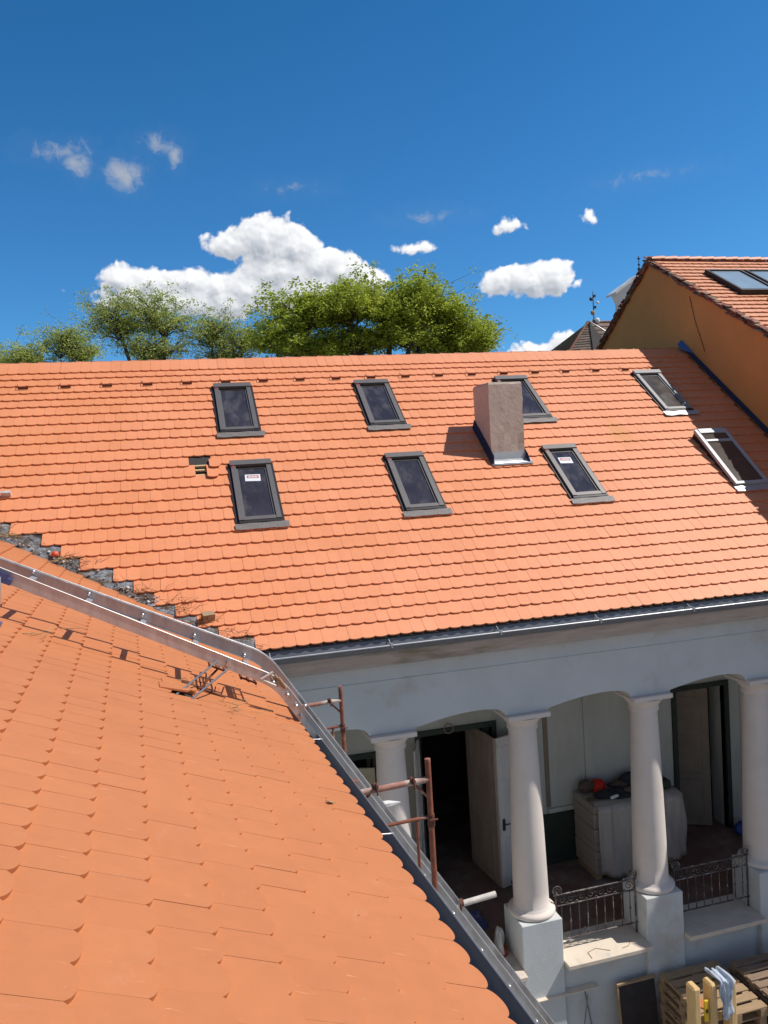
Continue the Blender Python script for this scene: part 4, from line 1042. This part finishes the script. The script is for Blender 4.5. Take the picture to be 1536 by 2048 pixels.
lumpy('bag', (6.85, 12.80, -6.04), (.15, .13, .12), 'cloth_brown', 'dark brown bag beside the red helmet on the board stack', 'bag', 3)
lumpy('jacket', (7.20, 12.45, -6.10), (.33, .20, .07), 'cloth_dark', 'dark blue crumpled jacket at the front edge of the board stack', 'jacket', 5, .5)
lumpy('bag', (7.75, 12.75, -6.03), (.22, .14, .13), 'cloth_dark', 'black bag on the stack behind the middle column', 'bag', 8)
lumpy('cloth', (7.50, 12.75, -6.08), (.25, .1, .06), 'cloth_brown', 'folded brown cloth between the two bags on the stack', 'cloth', 9)
m_ = MB()
m_.tube([(7.0, 12.21, -6.05), (7.02, 12.2, -6.045), (7.14, 12.23, -6.04), (7.17, 12.235, -6.04)], [.022, .028, .026, .01], 10)
tag(m_.build('bottle', 'white_p'), 'small white bottle lying on the dark jacket on the stack', 'bottle')
m_ = MB(); m_.bbox(8.02, 8.30, 12.3, 12.62, -6.12, -5.98, .02); m_.tube([(8.08, 12.46, -5.98), (8.1, 12.46, -5.92), (8.22, 12.46, -5.92), (8.24, 12.46, -5.98)], .012, 6); tag(m_.build('tool_case', 'green_dark'), 'dark green tool case on the right end of the board stack', 'tool case')
m_ = MB(); m_.lathe((5.16, 12.25, -7.47), [(0, 0), (.09, 0), (.105, .22), (.11, .22), (.11, .235), (.0, .235)], 20); m_.tube([(5.06, 12.25, -7.25), (5.10, 12.20, -7.12), (5.22, 12.20, -7.12), (5.26, 12.25, -7.25)], .004, 5); tag(m_.build('bucket', 'blue'), 'blue bucket on the porch floor behind the left column', 'bucket')
lumpy('plastic_bag', (10.1, 12.7, -7.38), (.16, .14, .14), 'blue', 'blue plastic bag on the floor at the right doorway', 'bag', 12)
# sacks and box on the left sill
m_ = MB(); m_.bbox(3.62, 4.02, 10.34, 10.62, -7.46, -7.20, .01); m_.build
bx_ = tag(m_.build('cardboard_box', 'paper'), 'small white and red box on the left sill beside the lift track', 'box')
m_ = MB(); m_.b2(3.615, 4.025, 10.335, 10.625, -7.43, -7.38); m_.build('red_band', 'red', bx_)
m_ = MB(); m_.b2(3.61, 4.03, 10.26, 10.338, -7.46, -7.44); tag(m_.build('brown_tray', 'door_brown'), 'flat brown tray on the sill in front of the small box', 'tray')
s1 = lumpy('paper_sack', (4.22, 10.84, -7.30), (.09, .11, .20), 'paper', 'white paper sack with red base leaning against the left pedestal', 'sack', 15, .7)
m_ = MB(); m_.lathe((4.22, 10.84, -7.46), [(.0, 0), (.12, 0), (.125, .09), (.118, .10)], 16); m_.build('red_base', 'red', s1)
lumpy('plastic_wrap', (3.72, 10.75, -7.15), (.10, .10, .32), 'plastic', 'crumpled clear plastic wrap standing on the sill behind the box', 'plastic', 17, .5)
m_ = MB(); m_.b2(2.9, 4.3, 11.5, 11.75, -7.47, -7.38); m_.b2(2.95, 4.25, 11.72, 11.8, -7.38, -7.30); tag(m_.build('metal_profile', 'blue_metal'), 'long grey metal profiles lying on the porch floor', 'metal profile')
# wire and scraps on the sill
m_ = MB(); m_.tube([(5.45, 10.25, -7.455), (5.46, 10.4, -7.452), (5.62, 10.45, -7.452), (5.80, 10.33, -7.455)], .004, 5); m_.tube([(6.0, 10.32, -7.455), (6.12, 10.34, -7.455), (6.22, 10.45, -7.455)], .004, 5)
tag(m_.build('bent_wire', 'straw'), 'thin bent wires lying on the sunlit stone sill', 'wire')
m_ = MB()
for k in range(9):
    a = random.random()*3; m_.box((5.3+random.random()*.9, 10.78+random.random()*.15, -7.45+.006*k/3), (.22, .02, .006), Matrix.Rotation(a*.4-.5, 3, 'Z'))
tag(m_.build('metal_scraps', 'zinc_bright'), kind='stuff', label='thin metal scraps on the sill behind the railing', cat='scraps')

# ================================================================ courtyard
g = MB(); g.add([(-900, -900, -9.3), (900, -900, -9.3), (900, 1500, -9.3), (-900, 1500, -9.3)], [[0, 1, 2, 3]]); tag(g.build('ground', 'ground'), kind='structure')
def pallet(mb_top, mb_block, x0, x1, y0, y1, ztop, wood='wood'):
    """euro pallet: 5 top boards along x? boards run in x"""
    n = 6; w = (y1-y0)
    for k in range(n):
        ya = y0+w*k/n*1.0+.004; mb_top.bbox(x0, x1, ya, ya+w/n*.74, ztop-.022, ztop, .003)
    for k in range(3):
        xa = x0+(x1-x0-.12)*k/2; mb_top.b2(xa, xa+.12, y0, y1, ztop-.044, ztop-.023)
        for j in range(3):
            ya = y0+(y1-y0-.12)*j/2; mb_block.b2(xa+.003, xa+.117, ya, ya+.12, ztop-.122, ztop-.045)
        mb_block.b2(xa, xa+.12, y0+.001, y1-.001, ztop-.144, ztop-.1225)
def pallet_stack(x0, y0, w, l, ztop, n, label, m, ang=0):
    out = []
    for k in range(n):
        t = thing('pallet', (x0+w/2, y0+l/2, ztop-.145*(k+1)), label if k == 0 else label.replace('topmost', 'lower'), 'pallet', 'wooden pallets stacked in the courtyard')
        a, b = MB(), MB(); jx, jy = random.uniform(-.03, .03), random.uniform(-.02, .02)
        pallet(a, b, x0+jx, x0+w+jx, y0+jy, y0+l+jy, ztop-.147*k); a.build('deck_boards', m, t); b.build('blocks', m, t); out.append(t)
    return out
ordn = ['topmost', 'second', 'third', 'fourth', 'fifth', 'sixth', 'seventh', 'eighth']
for (x0, y0, w, l, zt_, n, m, nm) in ((6.55, 9.12, .98, 1.16, -7.93, 9, 'wood', 'left pallet stack'), (7.62, 9.02, 1.25, 1.0, -7.83, 9, 'wood_grey', 'shaded right pallet stack')):
    for k in range(n):
        lb = ('topmost pallet of the '+nm) if k == 0 else ('bottom pallet of the '+nm) if k == n-1 else '%s pallet from the top of the %s' % ((ordn+['ninth'])[k], nm)
        t = thing('pallet', (x0+w/2, y0+l/2, zt_-.147*(k+1)), lb, 'pallet', 'wooden pallets stacked in the courtyard')
        a, b = MB(), MB(); jx, jy = random.uniform(-.02, .02), random.uniform(-.02, .02)
        pallet(a, b, x0+jx, x0+w+jx, y0+jy, y0+l+jy, zt_-.147*k); a.build('deck_boards', m, t); b.build('blocks', m, t)
# spare orange tiles on the pallets
def loose_tile(c, rz, label, tilt=0):
    m_ = MB(); R_ = Matrix.Rotation(rz, 3, 'Z')@Matrix.Rotation(tilt, 3, 'X')
    beaver(m_, V(c), R_@V((1, 0, 0)), R_@V((0, 1, 0)), R_@V((0, 0, 1)), 0, 0, .18, .36, .5, h0=.016, h1=.016, th=.015)
    return tag(m_.build('roof_tile', 'tile_wing', recalc=True), label, 'roof tile', 'spare roof tiles on the pallets')
loose_tile((6.80, 9.30, -7.93), .5, 'single orange roof tile on the left pallet stack beside the upright pallet')
loose_tile((8.05, 9.25, -7.83), -.5, 'dark orange tile on the right pallet stack, nearer the camera')
loose_tile((8.28, 9.50, -7.83), -.7, 'dark orange tile farther back on the right pallet stack')
# dark board leaning on the wall left of the pallets
m_ = MB(); m_.box((6.17, 10.20, -8.62), (.62, .03, 1.28), Matrix.Rotation(-.12, 3, 'X')); pb = tag(m_.build('dark_board', 'card'), 'dark board panel with a pale top edge leaning between pedestal and pallets', 'panel')
m_ = MB(); m_.box((6.17, 10.27, -7.972), (.66, .05, .03)); m_.box((5.85, 10.20, -8.62), (.025, .045, 1.28), Matrix.Rotation(-.12, 3, 'X')); m_.build('edge_strip', 'wood', pb)
# pallet standing upright with thick bearers
up_ = thing('upright_pallet', (6.45, 8.6, -9.3), 'pale new pine pallet standing on its end with a rag over it', 'pallet')
for x in (5.885, 6.135, 6.42):
    m_ = MB(); m_.bbox(x-.055, x+.055, 8.36, 8.54, -9.28, -6.80-.02*(x > 6.3), .025); m_.build('bearer', 'wood_new', up_)
m_ = MB()
for z in (-9.0, -8.5, -8.0, -7.45): m_.b2(5.84, 6.47, 8.545, 8.565, z, z+.10)
m_.build('boards', 'wood_new', up_)
# rag over the middle bearer
m_ = MB(); rows = []
for i in range(19):
    t = i/18; row = []
    for j in range(13):
        s_ = j/12; x = 6.17+.20*s_*(1-.35*t)-.04*t*sin(s_*4)+.07*t
        a = t*2.4
        if a < .5: p = V((x, 8.60-.26*a/.5*1.0, -6.775+.02*sin(s_*8)))
        else: p = V((x+.02*sin(t*9+s_*5), 8.335-.02*sin(s_*15+t*3), -6.775-(a-.5)*.27*(1-.35*abs(s_-.6))))
        row.append(p+V((.006*sin(s_*31+t*7), .020*sin(s_*23+t*3), .022*sin(s_*13+t*4))))
    rows.append(row)
m_.sheet(rows, thick=V((0, -.006, .004))); tag(m_.build('rag', 'cloth_blue'), 'pale blue and white rag hanging over the upright pine pallet', 'rag')
m_ = MB(); m_.bbox(5.985, 6.045, 8.36, 8.392, -7.27, -6.99, .008); tl = tag(m_.build('spirit_level', 'yellow'), 'short yellow spirit level hanging on the upright pine pallet', 'spirit level')
m_ = MB(); m_.b2(6.0, 6.03, 8.353, 8.359, -7.15, -7.10); m_.build('vial_window', 'black', tl)
# aluminium profile end
m_ = MB(); m_.b2(5.55, 5.70, 9.0, 9.02, -9.25, -8.12); m_.b2(5.55, 5.57, 9.02, 9.10, -9.25, -8.12); m_.b2(5.68, 5.70, 9.02, 9.10, -9.25, -8.12); tag(m_.build('metal_channel', 'zinc_bright'), 'upright bright metal channel standing in front of the dark panel', 'metal channel')
# trestle table
tt = thing('trestle_table', (5.0, 9.9, -9.3), 'narrow pale folding table with thin metal legs against the base wall', 'table')
m_ = MB(); m_.bbox(3.9, 5.56, 10.28, 10.40, -7.955, -7.935, .004); m_.build('table_top', 'stone', tt)
m_ = MB()
for x in (4.1, 5.35):
    m_.tube([(x, 10.24, -7.96), (x-.26, 10.2, -9.28)], .011, 6); m_.tube([(x, 10.36, -7.96), (x+.22, 10.38, -9.28)], .011, 6); m_.tube([(x-.13, 10.22, -8.6), (x+.11, 10.37, -8.6)], .008, 6)
m_.build('legs', 'zinc', tt)
m_ = MB(); m_.b2(5.0, 5.9, 9.2, 9.32, -8.95, -8.93); m_.b2(5.05, 5.95, 9.33, 9.44, -8.95, -8.93); tag(m_.build('planks', 'wood_grey'), 'two short planks lying low in front of the base wall', 'planks')

# ================================================================ neighbouring house
nb = thing('neighbour_house', (18, 16, -9.3), 'taller neighbouring house with ochre side wall and weathered orange roof', 'house')
XN = 11.45; RY, RZ = 16.95, 4.58; M1, M2 = .628, .70
mb = MB()
yf, ybk = 8.9, 24.0
poly = [(yf, -9.6), (ybk, -9.6), (ybk, RZ-M2*(ybk-RY)), (RY, RZ), (yf, RZ-M1*(RY-yf))]
mb.prism(poly, 'x', XN, 30); mb.build('wall', 'ochre', nb, recalc=True)
mb = MB(); mb.tube([(XN-.01, 15.05, 2.15), (XN-.012, 15.35, 2.9), (XN-.01, 15.5, 3.45)], .009, 5); mb.build('crack', 'verge', nb)
th3 = math.atan(M1); U4 = V((0, cos(th3), sin(th3))); N4 = V((0, -sin(th3), cos(th3))); O4 = V((0, yf-.3, RZ+.05-M1*(RY-yf+.3)))
LN = (RY-yf+.3)/cos(th3)
mb = MB(); E4 = .232; nr = int(LN/E4)
for r in range(nr):
    v = LN-.10-E4*(nr-r)+.03
    for k in range(0, 54):
        x = XN+.02+.19*k+(r % 2)*.095
        if 12.3 < x < 14.25 and 14.95 < O4.y+v*U4.y < 15.95: continue
        beaver(mb, O4, A1, U4, N4, x, v+random.gauss(0, .006), .19, E4+.05, random.random(), h0=.045, th=.02, jx=random.gauss(0, .003), nseg=5)
mb.build('roof_tiles', 'old_tile', nb)
th5 = math.atan(M2); 
mb = MB(); mb.add([(XN-.05, RY, RZ+.04), (30, RY, RZ+.04), (30, yf-.3, O4.z-.01), (XN-.05, yf-.3, O4.z-.01)], [[3, 2, 1, 0]]); mb.add([(XN-.05, RY, RZ+.05), (30, RY, RZ+.05), (30, ybk+.3, RZ+.05-M2*(ybk+.3-RY)), (XN-.05, ybk+.3, RZ+.05-M2*(ybk+.3-RY))], [[0, 1, 2, 3]])
mb.build('roof_slab', 'verge', nb)
mb = MB(); x = XN-.02
while x < 22:
    rows = []
    for s_ in (0, .36):
        r_ = .11-.015*(s_ == 0); rows.append([V((x+s_, RY+r_*1.2*cos(a), RZ+.07+r_*.8*sin(a)+.012*(s_ > 0))) for a in [pi*k/8 for k in range(9)]])
    mb.sheet(rows, random.random()); x += .345
mb.build('ridge_caps', 'old_tile', nb)
# verge: ragged tile ends bedded in mortar
mb = MB(); s_ = 0
while s_ < LN+.1:
    y = yf-.3+cos(th3)*s_; z = O4.z+sin(th3)*s_
    for h in (-.065, -.02, .03):
        mb.box((XN-.035+random.uniform(-.03, .01), y+random.uniform(-.03, .03), z+h+random.uniform(-.015, .02)), (.14, random.uniform(.13, .20), .028), Matrix.Rotation(th3+random.uniform(-.15, .02), 3, 'X'), random.random(), jit=.008)
    s_ += .155
Lb = (ybk-RY)/cos(th5); s_ = 0
while s_ < Lb:
    y = RY+cos(th5)*s_; z = RZ+.05-sin(th5)*s_
    for h in (-.06, -.01, .04):
        mb.box((XN-.03+random.uniform(-.03, .01), y+random.uniform(-.03, .03), z+h+random.uniform(-.015, .02)), (.14, random.uniform(.12, .19), .028), Matrix.Rotation(-th5+random.uniform(-.02, .2), 3, 'X'), random.random(), jit=.008)
    s_ += .15
mb.build('verge_tiles', 'verge', nb)
R4 = Matrix((A1, U4, N4)).transposed()
for (xa, xb, lb) in ((12.24, 13.22, None), (13.32, 14.3, None)):
    sw = part('roof_window', nb, (xa, 15.4, 3.6))
    va, vb = (14.85-O4.y)/U4.y, (16.05-O4.y)/U4.y
    def q4(x, v, h): return O4+A1*x+U4*v+N4*h
    m_ = MB()
    for (a0, a1, b0, b1) in ((xa, xa+.06, va, vb), (xb-.06, xb, va, vb), (xa+.06, xb-.06, va, va+.09), (xa+.06, xb-.06, vb-.05, vb)):
        m_.box(q4((a0+a1)/2, (b0+b1)/2, .06), (a1-a0, b1-b0, .16), R4)
    m_.build('frame', 'win_dark', sw)
    m_ = MB(); m_.box(q4((xa+xb)/2, (va+vb)/2+.02, .10), (xb-xa-.12, vb-va-.14, .02), R4); m_.build('glass', 'sky_glass', sw)
vt = part('vent_cowl', nb, (13.05, 14.35, 3.2))
m_ = MB(); m_.lathe((13.12, 14.45, 3.02), [(.15, 0), (.15, .1)]+[(.15+(.012 if k % 2 else 0), .1+.028*k) for k in range(16)]+[(.16, .56), (0, .6)], 20); m_.build('pipe', 'door_brown', vt)
m_ = MB(); m_.box((13.05, 14.0, 2.86), (.9, .28, .05), R4); m_.build('base_plate', 'dark_tile', vt)
m_ = MB(); rows = [[V((x, yf-.36-.08*cos(a), O4.z-.07-.08*sin(a))) for a in [pi*k/8 for k in range(9)]] for x in (XN, 30)]; m_.sheet(rows); m_.build('gutter', 'zinc', nb)

# ================================================================ far buildings
db = thing('dark_roof_house', (24, 39, -9.3), 'distant house with a steep dark hipped roof behind the ridge, below the antenna mast', 'house')
m_ = MB()
# hip: apex line (22.1..26, z 7.2), base front-left
AZ_ = 7.18
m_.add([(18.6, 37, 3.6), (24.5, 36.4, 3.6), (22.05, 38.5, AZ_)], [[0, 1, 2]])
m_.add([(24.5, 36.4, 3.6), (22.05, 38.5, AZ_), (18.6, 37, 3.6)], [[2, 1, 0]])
m_.build('gable_face', 'dark_tile', db)  # gable triangle in the same dark tile as the roof faces
m_ = MB()
def sl_(p, q, r_, s_, nrow, lift=.03):
    p, q, r_, s_ = map(V, (p, q, r_, s_)); n = (q-p).cross(s_-p).normalized(); n = n if n.z > 0 else -n
    for k in range(nrow):
        a0, a1 = k/nrow, (k+1.1)/nrow; a1 = min(a1, 1)
        A, B = p.lerp(s_, a0), q.lerp(r_, a0); C, D = q.lerp(r_, a1), p.lerp(s_, a1)
        m_.add([A+n*lift*2, B+n*lift*2, C+n*lift, D+n*lift, A, B], [[0, 1, 2, 3], [4, 5, 1, 0]], random.random())
sl_((18.5, 36.9, 3.5), (21.2, 36.0, 3.5), (22.02, 38.4, AZ_), (21.98, 38.5, AZ_), 26)
m_.build('roof_face', 'dark_tile', db)
m_ = MB()
sl_((21.6, 36.6, 3.5), (30, 36.6, 3.5), (30, 38.5, AZ_), (22.1, 38.5, AZ_), 16)
m_.build('roof_face', 'dark_tile', db)
m_ = MB(); m_.add([(20.95, 35.9, 3.5), (22.1, 35.9, 3.5), (22.6, 36.9, 5.3), (22.0, 38.3, AZ_+.02)], [[0, 1, 2, 3]]); m_.build('dark_dormer', 'card', db)  # flat dormer face in a near-black material
m_ = MB(); m_.tube([(22.02, 38.3, AZ_+.03), (22.75, 37.4, 6.35), (22.82, 37.3, 5.3)], .035, 6); m_.build('ridge_flashing', 'zinc_bright', db)
m_ = MB(); m_.tube([(18.5, 36.9, 3.52), (22.0, 38.45, AZ_+.05)], .07, 6); m_.tube([(22.0, 38.5, AZ_+.04), (30, 38.5, AZ_+.04)], .07, 6); m_.build('ridge_tiles', 'verge', db)
m_ = MB(); m_.b2(19, 30, 37.2, 46, -9.6, 3.6); m_.add([(18.5, 46.5, 3.5), (30, 46.5, 3.5), (30, 38.5, AZ_), (22, 38.5, AZ_)], [[0, 1, 2, 3]]); m_.build('wall', 'house_wall', db)
am = thing('antenna_mast', (22.4, 38.5, 7.1), 'thin antenna mast with small dishes on the dark roof', 'antenna mast')
m_ = MB(); m_.tube([(22.40, 38.5, 7.1), (22.40, 38.5, 8.86)], [.035, .02], 8); m_.build('mast', 'iron', am)
def dish(c, r, dx, m, nm='dish'):
    m_ = MB(); rows = []
    for i in range(5):
        rr = r*i/4; rows.append([V((c[0]+dx*(.25*r-.25*rr*rr/r)*1.0, c[1]+rr*cos(a), c[2]+rr*sin(a))) if abs(dx) > .9 else V((c[0]+rr*cos(a), c[1]-(.25*r-.25*rr*rr/r), c[2]+rr*sin(a))) for a in [2*pi*k/14 for k in range(15)]])
    m_.sheet(rows, thick=V((0, .02, 0))); m_.tube([(c[0], c[1], c[2]), (22.40, 38.5, c[2])], .012, 5); m_.build(nm, m, am)
dish((22.22, 38.38, 8.43), .11, 0, 'black'); dish((22.62, 38.4, 8.25), .08, 0, 'white_p'); dish((22.28, 38.38, 7.70), .13, 0, 'straw'); dish((22.56, 38.4, 7.28), .15, 0, 'white_p')
for z, w in ((8.6, .12), (8.0, .12)): MB().box((22.47, 38.45, z), (w, .05, .14)).build('antenna_box', 'iron', am)
m_ = MB(); m_.tube([(22.3, 38.5, 8.55), (22.55, 38.5, 8.55)], .012, 5); m_.build('cross_arm', 'iron', am); MB().tube([(22.35, 38.5, 7.3), (22.46, 38.5, 7.3)], .09, 8).build('antenna_box', 'iron', am)
tw_ = thing('church_tower', (30, 46, -9.3), 'distant white church gable with curved cornice and a metal finial', 'church')
m_ = MB()
pl = [(28.1, -9.6), (28.1, 8.4), (28.25, 9.6), (27.95, 10.25), (28.2, 10.45), (29.0, 11.0), (29.5, 11.35), (30.0, 11.0), (30.9, 10.45), (31.2, 10.25), (30.9, 9.6), (31, 8.4), (31, -9.6)]
m_.prism(pl, 'y', 45, 45.8); m_.build('gable_wall', 'tower', tw_, recalc=True)
m_ = MB()
rows = []
cv = [(27.72, 10.28), (28.05, 10.52), (28.5, 10.80), (29.0, 11.08), (29.5, 11.45), (30.0, 11.08), (30.5, 10.80), (31.0, 10.5), (31.4, 10.28)]
for y, dz in ((44.8, 0), (46.0, 0)): rows.append([V((x, y, z)) for x, z in cv])
m_.sheet(rows, smooth=False, thick=V((0, 0, -.14))); m_.build('cornice', 'tower', tw_)
m_ = MB(); m_.tube([(29.5, 44.9, 11.4), (29.5, 44.9, 12.55)], .025, 6); m_.lathe((29.5, 44.9, 11.45), [(0, 0), (.10, .05), (.06, .15), (.12, .28), (.04, .40), (.03, .5), (.09, .58), (0, .68)], 10); m_.lathe((29.5, 44.9, 12.3), [(0, 0), (.1, .08), (.1, .12), (0, .2)], 8); m_.build('finial', 'tower_roof', tw_)

# ================================================================ trees
def tree(name, base, crown, lm, label, seed, nl, leaf, dens_low=1.0, trunk_r=.22, lobes=None, droop=0.0, nb_=9):
    """crown: list of ellipsoid lobes (x,y,z,rx,ry,rz)"""
    rnd = random.Random(seed)
    t = thing(name, base, label, 'tree', 'trees behind the roof ridge')
    tr = MB(); lf = MB()
    tips = []
    bx_, by_, bz_ = base
    fork = V((bx_, by_, min(l[2]-l[5] for l in crown)-1.0))
    tr.tube([V(base), V(base).lerp(fork, .5)+V((.15, 0, 0)), fork], [trunk_r*1.5, trunk_r*1.1, trunk_r], 10)
    for (lx, ly, lz, rx, ry_, rz_) in crown:
        c = V((lx, ly, lz))
        s0 = fork; e0 = c-V((0, 0, rz_*.55)); mid = s0.lerp(e0, .5)+V(((lx-bx_)*.25, 0, -.2))
        tr.tube([s0, mid, e0], [trunk_r*.7, trunk_r*.5, trunk_r*.36], 7)
        for b in range(nb_):
            a = rnd.random()*2*pi; u_ = rnd.uniform(-.35, 1); rad = sqrt(max(0, 1-u_*u_))
            e = c+V((rx*rad*cos(a), ry_*rad*sin(a), rz_*u_))*rnd.uniform(.80, 1.02)
            s1 = e0.lerp(c, rnd.random()*.7)
            m1 = s1.lerp(e, .5)+V((rnd.gauss(0, .12), rnd.gauss(0, .12), .12*rz_))
            tr.tube([s1, m1, e], [trunk_r*.26, trunk_r*.14, .012], 5)
            for q in range(5):
                s2 = s1.lerp(m1, .6) if q < 2 else m1.lerp(e, rnd.random()*.7)
                e2 = s2+V((rnd.gauss(0, .33)*rx, rnd.gauss(0, .33)*ry_, abs(rnd.gauss(0, .28))*rz_-droop*.1))
                tr.tube([s2, s2.lerp(e2, .5)+V((0, 0, .05)), e2], [trunk_r*.09, .014, .006], 4)
                tips.append(e2); tips.append(s2.lerp(e2, .6))
                for w_ in range(2):
                    e3 = e2+V((rnd.gauss(0, .35), rnd.gauss(0, .35), rnd.gauss(.12, .28)-droop)); tr.tube([e2, e3], [.009, .004], 3); tips.append(e3)
            tips.append(e)
    # leaf clumps
    per = nl//len(tips)+1
    for p in tips:
        tone0 = rnd.random(); cr = rnd.uniform(.13, .30)
        for k in range(int(per*rnd.uniform(.4, 1.6))):
            o = V((rnd.gauss(0, 1), rnd.gauss(0, 1), rnd.gauss(0, .7)))*cr*.62
            q = p+o; s_ = leaf*rnd.uniform(.6, 1.3)
            a = V((rnd.gauss(0, 1), rnd.gauss(0, 1), rnd.gauss(0, .5))).normalized(); b = a.cross(V((rnd.gauss(0, 1), rnd.gauss(0, 1), rnd.gauss(0, 1)))).normalized()
            lf.add([q-a*s_, q+b*s_*.45, q+a*s_, q-b*s_*.45], [[0, 1, 2, 3]], min(1, max(0, tone0*.6+rnd.random()*.4)))
    tr.build('trunk', 'bark', t); lf.build('crown', lm, t)
    return t
CR_A = [(5.2, 30, 5.8, 1.3, 1.3, 1.15), (6.9, 30, 6.05, 1.35, 1.5, 1.15), (8.6, 30.3, 6.25, 1.35, 1.5, 1.25), (9.9, 30, 6.0, 1.1, 1.3, 1.2), (11.0, 30, 5.3, 1.0, 1.2, 1.0), (12.1, 29.8, 4.7, .75, .9, .7), (4.1, 30.2, 4.9, .75, 1, .8), (10.5, 30.3, 4.5, 1.3, 1.1, .8), (9.1, 29.6, 5.1, 1.2, 1.0, 1.0), (7.4, 30.6, 4.9, 1.6, 1.3, .9), (5.6, 30.4, 4.6, 1.3, 1.1, .8)]
tree('leafy_tree', (7.9, 30.3, -9.3), CR_A, 'leaf_a', 'broad bright green leafy tree rising behind the middle of the ridge', 11, 105000, .066, nb_=15, trunk_r=.26)
CR_B = [(-1.6, 32, 6.0, 1.15, 1, 1.05), (-.1, 32, 6.2, 1.25, 1.1, 1.15), (-.8, 32.2, 5.0, 1.6, 1.1, .8)]
tree('feathery_tree', (-.3, 32, -9.3), CR_B, 'leaf_b', 'sparse olive green feathery tree behind the left part of the ridge', 12, 24000, .046, trunk_r=.16, nb_=13, droop=.05)
CR_B2 = [(1.75, 32.6, 5.75, 1.1, 1, 1.0), (2.9, 32.6, 5.4, .8, .8, .75), (2.2, 32.8, 4.8, 1.2, 1, .7)]
tree('feathery_tree', (2.0, 32.6, -9.3), CR_B2, 'leaf_b', 'thin olive green tree between the feathery tree and the broad green tree', 13, 14000, .046, trunk_r=.13, nb_=13, droop=.05)
CR_C = [(-4.4, 36, 5.9, 1.0, 1, .85), (-5.9, 36, 5.4, .9, 1, .65), (-3.6, 36.2, 5.5, .7, 1, .8), (-7.2, 36, 5.1, .9, 1, .6)]
tree('small_tree', (-5, 36, -9.3), CR_C, 'leaf_b', 'low green tree top at the far left end of the ridge', 14, 20000, .050, trunk_r=.14, nb_=10)
